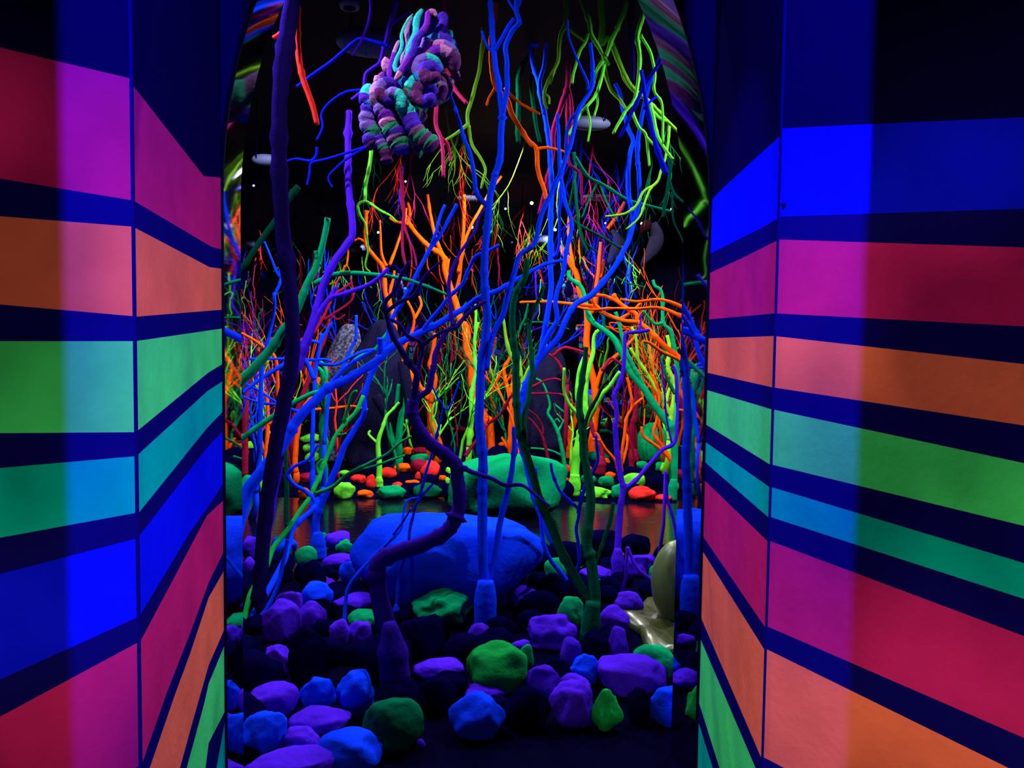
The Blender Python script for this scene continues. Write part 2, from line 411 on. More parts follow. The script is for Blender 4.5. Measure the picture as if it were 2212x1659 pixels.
B('painted_tree', 'green', 'green tree with two upright trunks behind the lime sapling', 9.2, [
  (16, 12, '862,985 862,930 868,890 866,850 860,810'), (13, 9, '850,960 838,900 855,870 862,830')], G2)
O = 'orange'
B('painted_tree', O, 'orange branch fan stretching flat to the left from the right mirror', 6.6, [
  (14, 8, '1490,800 1468,775 1430,742 1403,714 1377,694 1375,679 1342,658 1324,636', 0.3),
  (10, 5, '1378,696 1339,691 1299,674 1276,661 1228,656 1180,652 1122,653'), (8, 5, '1340,690 1365,674 1385,655'),
  (8, 6, '1300,674 1276,643 1301,638 1330,650 1365,676'), (6, 5, '1230,657 1270,668 1322,666 1376,666'), ], G2)
B('painted_tree', O, 'pair of flat orange twigs entering from the right mirror edge', 6.4, [
  (9, 5, '1490,672 1476,664 1430,648 1375,651 1339,646'), (9, 5, '1485,688 1473,684 1428,666 1376,667 1322,666'),
  (9, 6, '1488,800 1468,778 1430,760 1405,742 1390,737')], G2)
B('painted_tree', O, 'tall orange tree with upright limbs before the black arch reflection', None, [
  (18, 11, '1278,985 1278,957 1286,894 1284,831 1275,790 1268,747 1268,671 1253,633 1246,595 1228,562 1210,532'),
  (12, 7, '1272,680 1284,656 1291,608 1296,545 1304,507 1330,470 1349,436'), (8, 7, '1297,600 1304,567 1306,562'),
  (10, 7, '1284,850 1300,800 1325,775 1345,755 1380,720'), (8, 5, '1240,580 1228,500 1232,440')], G2)
B('painted_tree', O, 'largest orange tree, many forked limbs rising left of center', None, [
  (22, 8, '1058,978 1058,930 1040,890 1022,850 1018,785 1007,760 1008,709 997,696 986,658 974,623 961,583 959,555 926,532 905,512 885,484 870,451 862,410'),
  (8, 6, '883,480 885,456 880,438'), (8, 5, '888,485 855,479 840,470'),
  (9, 6, '958,553 946,527 933,481 923,420'), (9, 7, '980,640 992,600 1002,481 1002,420'),
  (8, 5, '990,590 1002,532 1015,494 1033,461 1056,418 1083,380'), (8, 6, '975,625 965,600 969,560')], G2)
B('painted_tree', O, 'spindly orange tree with a fan of fine forked shoots', 9.6, [
  (15, 8, '931,935 926,863 900,831 880,800 855,760 850,684 832,633 829,582 807,552 790,524 791,456'),
  (6, 4, '790,524 776,516 766,520'), (7, 4, '834,575 824,544 821,476'), (7, 4, '842,572 857,532 872,486 878,450'),
  (7, 5, '852,690 842,640 850,600 852,585'), (8, 5, '860,780 880,740 895,690 880,650'), (7, 5, '895,690 910,660 905,640')], G2)
B('painted_tree', O, 'orange trunk forked wide behind the S curved violet tree', 9.4, [
  (17, 9, '951,965 931,905 931,870 923,855'), (12, 8, '931,870 940,820 930,790 935,760 940,720'), (11, 7, '926,863 905,830 900,800 890,790')], G2)
B('painted_tree', O, 'slender orange tree with crossed arms between blue and green trunks', None, [
  (15, 7, '1103,982 1104,930 1105,890 1101,856 1089,805 1096,783 1104,770'), (8, 6, '1103,850 1108,820 1106,812 1080,835 1058,851'),
  (7, 5, '1102,978 1092,960 1083,944'), (8, 6, '1060,845 1080,810 1095,785 1105,760')], G2)
B('painted_tree', O, 'thick bare orange stump left of the tall blue trunks', None, [
  (20, 13, '1062,980 1060,950 1058,910 1055,905')], G2)
B('painted_tree', O, 'orange tree with a wide notched foot behind the stout lime tree', None, [
  (22, 9, '1227,988 1228,960 1228,944 1241,906 1243,880 1252,865'), (11, 7, '1226,950 1212,930 1208,925'), (9, 6, '1229,946 1224,925 1212,912')], G2, base=(1227, 955, 18, 1227, 990, 24))
B('painted_tree', O, 'slim orange tree with looping double stem right of the violet trunk', None, [
  (8, 6, '1340,1040 1342,1000 1347,957 1354,906 1365,879 1359,836 1354,815'), (6, 5, '1365,880 1376,869 1388,860'),
  (7, 5, '1343,1005 1354,970 1355,945 1350,935'), (7, 5, '1336,1020 1329,995 1309,970 1296,952 1280,949'), (6, 5, '1296,952 1292,940 1286,935')], G2)
B('painted_tree', O, 'zigzag orange tree leaning left near the right mirror edge', 8.3, [
  (9, 6, '1460,1040 1451,998 1423,967 1392,944 1386,922'), (8, 6, '1450,995 1430,962 1413,937 1420,905 1425,869 1423,843 1410,810')], G2)
B('painted_tree', O, 'orange tree with a crooked stem among the blue twigs at left', 7.8, [
  (11, 6, '574,1000 579,922 579,894 576,856 568,846 556,833'), (8, 6, '580,915 592,900 604,885'), (9, 5, '600,860 597,780 576,755 548,734 521,719')], G2)
B('painted_tree', O, 'leaning orange trunk behind the diagonal blue limb', 7.9, [
  (13, 7, '640,1020 637,1008 642,942 652,891 673,856 690,815'), (6, 4, '655,888 683,884 723,881 761,877 794,884')], G2)
B('painted_tree', 'crimson', 'crimson tree with a thick foot right of the orange loop', None, [
  (18, 9, '1370,1008 1367,990 1365,932 1372,894 1375,843 1372,800'), (6, 4, '1374,1000 1374,940 1370,905')], G2, base=(1368, 970, 16, 1370, 1010, 26))
B('painted_tree', 'crimson', 'crimson bottle footed sapling beside the stout lime tree', None, [
  (13, 7, '1296,1022 1300,975 1281,932 1275,905 1271,881 1268,850')], G2, base=(1300, 985, 10, 1296, 1025, 26))
B('painted_tree', 'crimson', 'fine crimson twig tree over the big green boulder', 8.6, [
  (8, 4, '1183,1000 1182,985 1177,962 1167,934 1150,910 1140,903'), (5, 3, '1172,940 1172,920 1160,900 1142,885'),
  (7, 4, '1054,915 1080,895 1110,850 1150,850 1195,850 1220,855 1242,875'), (6, 4, '1150,835 1180,822 1200,818 1212,822'),
  (9, 5, '1005,985 1020,965 1055,915')], G2)
B('painted_tree', 'crimson', 'crimson trunk beside the left mirror edge', 7.6, [
  (17, 8, '528,1030 528,945 531,881 536,830 560,770 590,730'), (8, 5, '536,830 524,800 512,780')], G2)
B('painted_tree', 'crimson', 'dark crimson tree leaning across the left forest', 8.6, [
  (14, 6, '632,1000 632,930 640,890 690,760 705,720 712,690'), (9, 5, '640,740 680,715 720,640 740,625 760,610'), (7, 4, '700,690 740,665 762,640 757,600'), (6, 4, '715,680 730,690 745,680')], G2)
B('painted_tree', 'crimson', 'crimson bough arching over the dark fuzzy cone at right', 8.9, [
  (9, 5, '1225,830 1216,800 1200,775 1185,765'), (8, 5, '1195,768 1215,752 1235,753 1262,762 1280,775'), (8, 5, '1300,800 1320,775 1345,790')], G2)

# ------------------------------------------------------------------ hanging branches
G3 = 'branches hanging from the ceiling'
def H(color, label, d, limbs): return branch('hanging_branch', color, label, d, limbs, G3, cat='branch', hang=True)
H('red', 'thick red branch hanging at upper left, sawn end down', 4.6, [
  (15, 11, '643,0 641,49 645,122 655,171 673,220 685,268'), (9, 9, '641,55 612,68 590,82')])
H('deepblue', 'blue branch slanting across the pale hanging pod', 4.9, [
  (8, 8, '840,100 800,88 773,86 740,112 714,134 670,166 641,188')])
H('violet', 'violet hanging stem with an elbow left of the wool cluster', 4.7, [
  (7, 6, '800,0 801,27 792,61 780,90 759,120')])
H('violet', 'violet forked stem hanging just behind the wool cluster', 5.1, [
  (11, 6, '858,0 851,24 838,70 831,98 822,132 805,147 790,161 785,190 772,205 759,215'), (7, 5, '832,95 840,60 858,45 884,22'),
  (6, 4, '822,132 832,150 840,165')])
H('deepblue', 'blue crooked twig dangling below the violet forked stem', 5.2, [
  (6, 5, '790,193 751,198 719,215 695,244 697,273 684,303')])
H('deepblue', 'low blue branching twig hanging left of the wool cluster', 5.3, [
  (6, 5, '808,313 790,317 746,331 704,344 673,352 668,375 664,400'), (6, 5, '685,318 682,335 670,347 641,343 619,349'),
  (6, 4, '790,318 758,337 734,356 709,381 718,405')])
H('pink', 'pink branch hanging below the wool cluster, split at the tip', 4.9, [
  (11, 7, '963,8 963,60 950,140 944,220 941,269 953,300 958,342 957,381'), (7, 5, '950,296 968,313 973,349'), (9, 8, '963,150 980,188 994,208 1007,222')])
H('ygreen', 'yellow green branch hanging between wool cluster and tall blue tree', 5.2, [
  (8, 8, '1043,60 1043,89 1035,152 1018,218 1010,244 1012,270'), (9, 5, '1010,268 990,285 963,303'),
  (8, 5, '1013,272 1019,311 1038,342 1048,367 1044,390 1040,408')])
H('orange', 'orange branch hanging behind the tall blue tree', 5.6, [
  (14, 9, '1071,0 1063,76 1063,134 1071,187 1096,215 1106,248 1142,304 1159,322 1162,365 1177,415 1180,431'),
  (7, 5, '1159,322 1180,319 1203,323 1220,328'), (5, 4, '1069,190 1056,212 1051,228'), (6, 5, '1090,190 1110,212 1127,225 1165,246')])
H('fir', 'dark green hanging stem bent like a walking stick', 6.4, [
  (12, 10, '1146,5 1147,60 1147,114 1130,140 1121,170 1120,203 1119,260 1119,309'), (9, 8, '1147,122 1148,160 1149,203 1156,260 1166,309')])
L = 'lime'
H('ygreen', 'lime green hanging branch with a knotted left arm', 5.2, [
  (10, 6, '1222,0 1222,51 1210,76 1205,134 1182,177 1175,208 1181,235'), (6, 5, '1223,58 1243,75 1263,90'), (5, 4, '1176,203 1186,210 1187,225'), (5, 4, '1198,150 1192,170 1188,182')])
H('lime', 'lime hanging branch ending in a round sawn stub', 5.0, [
  (11, 9, '1256,0 1272,46 1278,76 1299,111 1314,139'), (7, 6, '1272,73 1262,95 1253,111 1241,152 1236,180')])
H('ygreen', 'long yellow green branch sweeping down to the right arch', 5.4, [
  (15, 6, '1299,5 1301,63 1299,95 1314,81 1334,127 1349,162 1367,190 1405,223 1441,261 1476,294'), (9, 6, '1345,155 1350,172 1367,195 1385,212')])
H('lime', 'lime branch slanting down left across the others at upper right', 5.1, [
  (11, 7, '1354,10 1339,51 1324,81 1309,122 1289,152 1281,187'), (8, 5, '1304,140 1291,197 1273,225 1253,248 1228,294'),
  (6, 4, '1290,200 1291,223 1284,251'), (5, 4, '1268,232 1275,268 1270,306')])
H('ygreen', 'green branch angled right behind the lime hanging stems', 5.7, [
  (9, 7, '1304,120 1306,147 1319,192 1339,215 1352,235')])
H('lime', 'lime branch hanging by the right arch with a long leftward tip', 4.9, [
  (11, 6, '1390,30 1380,60 1377,85 1382,127 1377,190 1367,220 1347,248 1325,289'),
  (7, 5, '1384,76 1405,114 1415,162 1413,197 1430,228 1432,311')])
H('lime', 'lowest lime forked branch hanging at right before the dark green one', 5.0, [
  (8, 5, '1365,240 1380,275 1395,291 1400,329 1402,359'), (6, 4, '1396,295 1408,308 1418,319')])
H('lime', 'lime branch with a long straight tail right of the blue hanging trunk', 5.1, [
  (8, 6, '1405,225 1410,243 1420,291 1435,319 1454,344'), (7, 5, '1410,240 1425,255 1441,262')])
H('ygreen', 'thin yellow green twig curling left below the lime branches', 5.6, [
  (6, 5, '1446,271 1441,324 1428,367 1418,395 1390,415 1372,445 1348,462 1308,468'), (5, 4, '1420,392 1402,412 1392,440 1380,470 1352,495')])
H('wine', 'magenta branch with a tuft of tapering stems in the middle', 6.2, [
  (12, 10, '1225,91 1227,177 1213,228 1197,278 1192,337 1182,393 1165,463'), (9, 6, '1226,190 1234,223 1230,290 1228,349 1253,375 1256,415 1259,445'),
  (9, 6, '1224,200 1226,260 1222,320'), (7, 5, '1216,215 1205,245 1200,265')])
H('deepblue', 'thick blue branch hanging slanted beside the right arch', 4.7, [
  (9, 13, '1385,152 1395,215 1405,266 1418,316 1440,378'), (9, 8, '1430,125 1420,142 1395,182 1365,243 1339,296'), (6, 5, '1392,235 1405,220 1418,208')])
H('dgreen', 'dark green bough hanging low at right with drooping twigs', 6.6, [
  (9, 6, '1243,340 1268,380 1304,400 1354,431 1395,443 1430,452 1453,458'), (5, 4, '1290,395 1273,431 1256,471'), (5, 4, '1296,400 1311,438 1334,479')])
H('fir', 'dark green hanging tree of long drooping stems behind the blue trunks', 7.2, [
  (8, 5, '1239,330 1243,380 1228,448'), (8, 5, '1240,390 1246,450 1253,507 1271,545'), (7, 5, '1232,440 1238,476 1304,514 1342,537'), (6, 4, '1250,480 1262,520 1290,545')])
H('fir', 'dark green hanging fork beside the right arch', 6.1, [
  (9, 6, '1446,340 1446,388 1435,443 1432,470'), (7, 5, '1447,395 1456,418 1470,432 1486,443'), (6, 4, '1452,415 1452,450 1456,481 1470,510 1481,537')])
H('crimson', 'dark maroon rod slanting behind the lime hanging branches', 6.0, [
  (8, 7, '1342,5 1314,63 1301,106 1292,130')])
H('navy', 'dark navy stem hanging behind the right arch edge', 5.2, [
  (14, 10, '1362,5 1364,80 1367,142 1366,175')])
H('lime', 'lime forked branch hanging just below the wool cluster', 5.6, [
  (8, 7, '802,318 797,360 790,398 788,434'), (6, 4, '788,434 774,443 778,465 788,482 791,500'), (6, 4, '788,434 800,440 822,455 843,466 858,480'), (5, 3, '790,500 795,540 790,575 800,588')])
H('wine', 'magenta tipped branch dangling behind the orange forked trees', 8.2, [
  (9, 6, '866,360 868,420 872,470 868,520 876,575'), (6, 4, '870,470 880,510 893,540 900,575'), (5, 3, '871,490 884,520 890,560')])
# ------------------------------------------------------------------ rocks: near bed (boxes read off two enlarged crops)
GR1, GR2, GR3, GR4 = 'painted rocks of the near bed', 'painted rocks of the far bed', 'dark rocks of the near bed', 'dark rocks of the far bed'
def R7(x0, y0, x1, y1, c, st, lab, **k): return rock(470 + x0 / 3.259, 1150 + y0 / 3.259, 470 + x1 / 3.259, 1150 + y1 / 3.259, c, st, lab, GR1, **k)
def R8(x0, y0, x1, y1, c, st, lab, **k): return rock(1000 + x0 / 3.259, 1150 + y0 / 3.259, 1000 + x1 / 3.259, 1150 + y1 / 3.259, c, st, lab, GR1, **k)
rock(758, 1098, 1176, 1292, 'blue', 's', 'huge smooth bright blue boulder in the middle of the near bed', None, name='painted_boulder', cat='boulder')
rock(963, 976, 1226, 1106, 'green', 's', 'large smooth green boulder at the edge of the dark water', None, name='painted_boulder', cat='boulder')
R7(160, 25, 300, 185, 'violet', 'l', 'lumpy violet rock behind the navy trunk by the dark water')
R7(175, 170, 285, 300, 'violet', 'l', 'violet rock stacked below the lumpy one by the navy trunk')
R7(365, 26, 560, 150, 'blue', 'f', 'flat topped blue rock at the water edge right of the navy trunk')
R7(540, 95, 700, 240, 'green', 's', 'green rock at the foot of the slim blue trunk')
R7(715, 0, 770, 80, 'green', 's', 'small green rock peeping out behind two violet lobes')
R7(745, -8, 932, 110, 'violet', 'l', 'two lobed violet rock left of the huge blue boulder')
R7(826, 46, 950, 150, 'green', 'l', 'crinkled green rock touching the huge blue boulder')
R7(740, 148, 960, 240, 'violet', 's', 'flat violet rock under the crinkled green rock')
R7(848, 195, 1008, 360, 'blue', 'f', 'pointed blue rock leaning on the huge blue boulder')
R7(590, 303, 840, 430, 'violet', 'l', 'low violet rock behind the rounded blue rock')
R7(580, 350, 818, 540, 'blue', 's', 'rounded blue rock at left with a blunt nose')
R7(315, 470, 590, 750, 'violet', 's', 'big violet rock with a sloping foot at left')
R7(400, 415, 600, 600, 'violet', 's', 'tall violet knob behind the sloping violet rock')
R7(560, 480, 770, 690, 'violet', 's', 'grainy violet lump right of the tall violet knob')
R7(815, 420, 1130, 555, 'violet', 's', 'long violet slab behind the S curved trunk')
R7(915, 542, 1150, 680, 'green', 's', 'bright green rock left of the S curved trunk foot')
R7(775, 605, 960, 815, 'violet', 'l', 'left half of the cleft violet rock holding a blue twig')
R7(910, 620, 1085, 800, 'violet', 'l', 'right half of the cleft violet rock holding a blue twig')
R7(300, 795, 522, 1000, 'violet', 'f', 'wedge shaped violet rock alone among dark stones at left')
R7(198, 1063, 570, 1300, 'violet', 's', 'broad domed violet rock at lower left')
R7(558, 1016, 832, 1230, 'blue', 'f', 'chiselled blue rock, left of two side by side')
R7(832, 990, 1132, 1255, 'blue', 'f', 'chiselled blue rock, right of two side by side')
R7(495, 1208, 948, 1400, 'violet', 's', 'long low violet rock below the two chiselled blue rocks')
R7(158, 1270, 500, 1540, 'blue', 'f', 'chipped elongated blue rock tilted at the lower left jamb', tilt=-18)
R7(450, 1362, 722, 1545, 'violet', 's', 'small smooth violet rock behind the lowest blue rock')
R7(688, 1376, 1190, 1660, 'blue', 's', 'largest smooth blue rock at the bottom edge')
R7(155, 1510, 900, 1760, 'violet', 's', 'wide violet rock cut off by the bottom of the photo')
R7(1018, 1168, 1472, 1515, 'dgreen', 's', 'dark green rock with a lit corner at the front')
R7(1372, 872, 1742, 1030, 'violet', 's', 'long violet rock right of the bottle shaped foot')
rock(889, 1274, 1026, 1350, 'green', 'l', 'wide green rock between violet trunk and crusted blue foot', GR1)
R7(1198, 265, 1388, 450, 'violet', 'l', 'dusky violet rock leaning on the front of the blue boulder')
R7(1190, 420, 1262, 495, 'blue', 'f', 'tiny blue chip behind the thin blue twig')
R8(225, 340, 335, 520, 'violet', 'l', 'dusky violet rock right behind the crusted blue foot')
R8(335, 378, 545, 530, 'violet', 's', 'leaning oval violet rock right of the crusted blue foot', tilt=10)
R8(568, 178, 750, 320, 'green', 'h', 'green block at the water edge left of the dark green trunk')
R8(808, 232, 1050, 330, 'violet', 's', 'flat violet rock at the water edge under the violet tree')
R8(815, 303, 998, 400, 'blue', 'f', 'thin blue slab behind the dark green trunk')
R8(1112, 152, 1355, 300, 'violet', 'f', 'violet rock with a sloping top right of the violet tree foot')
R8(1303, 230, 1400, 325, 'green', 's', 'sliver of teal green rock behind the yellow bulb')
R8(660, 453, 860, 670, 'green', 'h', 'square shouldered green rock left of the dark green foot')
R8(433, 566, 815, 800, 'violet', 'l', 'dark lumpy violet rock in front of the square green rock')
R8(1058, 418, 1272, 580, 'violet', 's', 'kidney shaped violet rock behind the yellow puddle')
R8(955, 514, 1175, 715, 'violet', 's', 'egg shaped violet rock left of the yellow puddle')
R8(1015, 658, 1170, 880, 'violet', 'f', 'angular violet rock beside the black round stone')
R8(30, 640, 198, 765, 'violet', 's', 'small round violet pebble before the crusted blue foot')
R8(338, 752, 490, 840, 'violet', 's', 'small violet rock behind the big green one')
R8(390, 790, 500, 960, 'green', 's', 'green wedge tucked behind the big green rock')
R8(22, 776, 470, 1105, 'leaf', 's', 'big bright green rock with a curved ridge, right of center')
R8(678, 738, 835, 920, 'violet', 'h', 'pitted pointed violet rock left of the black round stone')
R8(742, 852, 988, 1050, 'blue', 'f', 'notched bright blue rock above the big violet one')
R8(443, 933, 695, 1150, 'violet', 'f', 'craggy violet rock right of the big green one')
R8(660, 998, 900, 1130, 'violet', 's', 'violet rock wedged behind the pitted round rock')
R8(925, 845, 1430, 1120, 'violet', 's', 'broad violet rock right of center front')
R8(1185, 788, 1500, 1010, 'green', 'h', 'porous green rock below the yellow puddle')
R8(-5, 1038, 315, 1180, 'violet', 's', 'flat violet rock behind the smooth front blue rock')
R8(-105, 1128, 308, 1430, 'blue', 's', 'smooth oval blue rock in front, right of the dark green one')
R8(605, 1052, 930, 1355, 'violet', 'h', 'round violet rock pitted with holes at the front')
R8(902, 1106, 1142, 1370, 'leaf', 'hf', 'bright green angular rock with a round hole at the front')
R8(1316, 1088, 1620, 1345, 'blue', 's', 'blue rock half hidden by the right mirror edge')
rock(893, 1596, 920, 1617, 'violet', 's', 'tiny pale violet pebble on the dark front floor', None)
def D8(x0, y0, x1, y1, lab, t='8'):
    ox, = ((1000,) if t == '8' else (470,))
    return rock(ox + x0 / 3.259, 1150 + y0 / 3.259, ox + x1 / 3.259, 1150 + y1 / 3.259, 'dark', 's', lab, GR3, name='dark_rock')
D8(830, 683, 1050, 885, 'round black stone leaning on the dark green foot')
D8(285, 1078, 620, 1370, 'glossy dark rock between smooth blue and pitted violet front rocks')
D8(533, 283, 725, 440, 'dark rock under the small blue sapling')
D8(385, 403, 690, 590, 'dark rock right of the leaning oval violet rock')
D8(575, 190, 765, 450, 'tall dark rock below the slim blue trunk', '7')
D8(740, 340, 1110, 500, 'dark rock under the pointed blue rock', '7')
D8(500, 670, 790, 1060, 'big dark rock left of the cleft violet rock', '7')
D8(1085, 612, 1260, 830, 'dark rock touching the neck of the bottle foot', '7')
D8(1260, 600, 1600, 900, 'broad dark rock below the wide green rock', '7')
D8(1400, 1010, 1700, 1260, 'dark rock under the long violet rock at center', '7')
D8(280, 290, 460, 440, 'dark rock at the foot of the thick navy trunk', '7')
D8(490, 880, 760, 1080, 'dark rock left of the notched bright blue rock')
D8(1150, 1090, 1330, 1330, 'dark rock right of the angular holed green rock')

# far bed
def R5(x0, y0, x1, y1, c, st, lab, **k): return rock(470 + x0 / 3.95, 780 + y0 / 3.95, 470 + x1 / 3.95, 780 + y1 / 3.95, c, st, lab, GR2, **k)
def R6(x0, y0, x1, y1, c, st, lab, **k): return rock(1000 + x0 / 3.95, 780 + y0 / 3.95, 1000 + x1 / 3.95, 780 + y1 / 3.95, c, st, lab, GR2, **k)
R5(190, 972, 335, 1125, 'green', 's', 'green rock at the far water edge, furthest left')
R5(232, 683, 312, 765, 'lime', 'f', 'lime rock beside the left crimson trunk')
R5(330, 733, 470, 765, 'lime', 'f', 'thin flat lime slab left of the orange crooked tree')
R5(348, 783, 465, 885, 'lime', 'f', 'blocky lime rock below the flat lime slab')
R5(360, 990, 430, 1130, 'lime', 'f', 'upright lime rock behind the diagonal blue limb')
R5(535, 818, 585, 905, 'orange', 's', 'small orange rock left of the leaning orange trunk')
R5(700, 618, 880, 690, 'lime', 's', 'oval lime and orange rock left of the green trunk')
R5(728, 703, 890, 780, 'lime', 's', 'pale lime rock stacked behind at the green trunk')
R5(742, 765, 895, 860, 'lime', 'f', 'craggy lime rock at the foot of the vertical blue stem')
R5(665, 948, 855, 1030, 'crimson', 's', 'crimson rock behind the hooked blue limb')
R5(685, 1078, 790, 1170, 'orange', 's', 'orange rock beside the hooked blue limb at the water')
R5(1028, 928, 1140, 975, 'lime', 's', 'flat lime rock left of the slim lime sapling')
R5(993, 1033, 1188, 1172, 'lime', 'f', 'large lime rock at the far water edge')
R5(1183, 1098, 1332, 1165, 'orange', 's', 'oval orange rock at the far water edge')
R5(1128, 966, 1275, 1045, 'red', 's', 'red rock behind the large lime rock')
R5(1262, 966, 1355, 1085, 'red', 's', 'round red rock touching the lime sapling foot')
R5(1353, 1053, 1610, 1170, 'green', 's', 'wide green rock right of the lime sapling foot')
R5(1657, 1038, 1935, 1165, 'dgreen', 's', 'dark green oval rock left of the large green boulder')
R5(1388, 903, 1533, 1000, 'red', 's', 'red rock with a slanted top right of the lime sapling')
R5(1500, 868, 1655, 945, 'orange', 's', 'orange rock behind the slanted red rock')
R5(1577, 733, 1668, 800, 'orange', 's', 'small orange rock near the mirror foot')
R5(1658, 733, 1795, 805, 'crimson', 's', 'crimson oval rock near the mirror foot')
R5(1488, 788, 1575, 850, 'green', 's', 'small green rock near the mirror foot')
R5(1632, 788, 1805, 880, 'green', 'l', 'crinkled green rock above the red pile')
R5(1640, 838, 1795, 960, 'crimson', 'l', 'crimson rock in the red pile left of the S curve')
R5(1722, 843, 1905, 985, 'red', 'f', 'biggest red rock of the pile left of the S curve')
R5(1683, 943, 1735, 1010, 'red', 's', 'small red stone under the red pile')
R5(1887, 973, 1955, 1020, 'orange', 's', 'small orange rock by the S curved trunk')
R5(1600, 1013, 1730, 1050, 'orange', 's', 'thin orange rock above the dark green oval one')
R5(1488, 1030, 1580, 1080, 'red', 's', 'small red rock above the wide green rock')
R5(1945, 905, 1995, 960, 'lime', 'f', 'lime chip behind the S curved trunk')
R5(1943, 990, 1985, 1045, 'lime', 'f', 'lime chip at the left end of the large green boulder')
R6(812, 878, 925, 950, 'red', 's', 'red rock behind the slim bent green sapling')
R6(812, 915, 855, 995, 'orange', 's', 'orange rock behind the large green boulder')
R6(857, 995, 910, 1030, 'red', 's', 'small red rock left of the stout lime tree')
R6(1000, 963, 1150, 1040, 'green', 's', 'green rock right of the stout lime tree')
R6(1052, 770, 1255, 860, 'dgreen', 's', 'dark green rock behind the crimson bottle footed sapling')
R6(1188, 828, 1260, 880, 'orange', 's', 'orange rock beside the crimson bottle footed sapling')
R6(1035, 893, 1105, 945, 'red', 's', 'red rock between lime tree and blue stem')
R6(1210, 943, 1305, 1010, 'orange', 's', 'orange rock behind the violet tree')
R6(1153, 978, 1295, 1070, 'green', 's', 'teal green rock behind the dark green trunk')
R6(1248, 1038, 1395, 1170, 'green', 'l', 'ragged green rock touching the violet trunk')
R6(1005, 1070, 1275, 1168, 'lime', 'l', 'long ragged lime rock at the water edge')
R6(1358, 953, 1560, 1085, 'lime', 's', 'yellow lime rock behind the red one at right')
R6(1412, 1063, 1650, 1190, 'red', 's', 'large red rock at the far water edge')
R6(1618, 1133, 1785, 1190, 'red', 's', 'low red rock right of the large red one')
R6(1680, 863, 1810, 970, 'lime', 'f', 'lime rock by the right mirror edge')
R6(1635, 860, 1755, 940, 'green', 's', 'green rock behind the lime one at right')
R6(1472, 853, 1580, 920, 'green', 's', 'small green rock right of the crimson trunk')
R6(1648, 838, 1692, 890, 'orange', 's', 'small orange rock under the round green boulder')
R6(1312, 598, 1395, 670, 'lime', 'f', 'lime rock high at the mirror behind the violet trunk')
R6(1318, 678, 1388, 745, 'lime', 'f', 'lime rock at the mirror behind the orange loop')
R6(545, 683, 640, 730, 'lime', 's', 'lime rock above the big green boulder crest')
R6(758, 653, 820, 710, 'orange', 's', 'round orange rock behind the bent green sapling')
R6(632, 672, 750, 700, 'orange', 's', 'flat orange rock behind the big green boulder')
R6(300, 690, 380, 730, 'orange', 's', 'orange rock behind the tall blue trunks')
rock(1373, 912, 1452, 1004, 'green', 's', 'round green boulder near the mirror at right', None, name='painted_boulder', cat='boulder')

# dark stones filling the gaps, each named by the stone it lies beside
NOUN = {}
def fill_dark(n, xr, yr, wr, group, seed, colors=('dark',), near=True):
    rng = random.Random(seed); made = 0; tries = 0; used = set()
    named = [(r[0], r[1], r[4]) for r in ROCKS]
    boxes = []                    # what the coloured stones show: middle, foot, top, half width
    for r in ROCKS:
        if 'dark ' in r[4]: continue
        a, b = px_of(Vector((r[0], r[1] - r[3], 0))), px_of(Vector((r[0], r[1], r[5])))
        boxes.append((a[0], a[1], b[1], r[2] / max(1, r[1]) * F))
    while made < n and tries < 9000:
        tries += 1
        x, y = rng.uniform(*xr), rng.uniform(*yr)
        if not ok_spot(x, y): continue
        W = rng.uniform(*wr); D = W * rng.uniform(.7, .95); H = W * rng.uniform(.5, .72)
        if any((x - r[0]) ** 2 + (y - r[1]) ** 2 < (0.86 * (max(W, D) / 2 + (r[2] + r[3]) / 2)) ** 2 for r in ROCKS): continue
        hid = False; fx, fy = px_of(Vector((x, y - D / 2, 0))); hw = W / 2 / y * F; tx, ty = px_of(Vector((x, y, H)))
        for (bx, by, bt, bw) in boxes:
            if by < fy - 4 and abs(bx - fx) < hw + bw * 0.25 and ty < (by + bt) / 2: hid = True; break
        if hid: continue
        named.sort(key=lambda q: (q[0] - x) ** 2 + (q[1] - y) ** 2)
        lab = None
        for (nx, ny, nl) in named[:8]:
            dx, dy = x - nx, y - ny
            rel = ('right of' if dx > 0 else 'left of') if abs(dx) > abs(dy) else ('behind' if dy > 0 else 'in front of')
            short = nl.split(',')[0]
            l = 'dark stone %s the %s' % (rel, short)
            if len(l.split()) > 16: l = ' '.join(l.split()[:16])
            if l not in used: lab = l; break
        if not lab: continue
        used.add(lab)
        c = Vector((x, y, H / 2))
        vs, fs = rock_mesh(c, W, D, H, 's', rng)
        vs = [Vector((v.x, v.y, max(0, v.z))) for v in vs]
        o = link('dark_rock', vs, fs, S('dark'), origin=(x, y, 0))
        tag(o, lab, 'rock', group)
        ROCKS.append((x, y, W / 2, D / 2, lab, H)); made += 1
    return made
def ok_spot(x, y):
    q = on_z(1462, 1352)
    if math.hypot(x - q.x, y - q.y) < 0.47: return False      # the yellow bulb and puddle
    for px, py, d in ((786, 1003, 9.2), (1176, 968, 9.9), (735, 992, 9.6)):     # the felt creatures and the column
        q = at(px, py, d)
        if math.hypot(x - q.x, y - q.y) < 0.5: return False
    return True
n1 = fill_dark(75, (-1.1, 1.75), (2.95, 5.3), (0.14, 0.32), GR3, 4)
n2 = fill_dark(70, (-2.2, 3.0), (7.3, 10.3), (0.16, 0.36), GR4, 5)
print('dark fill', n1, n2)
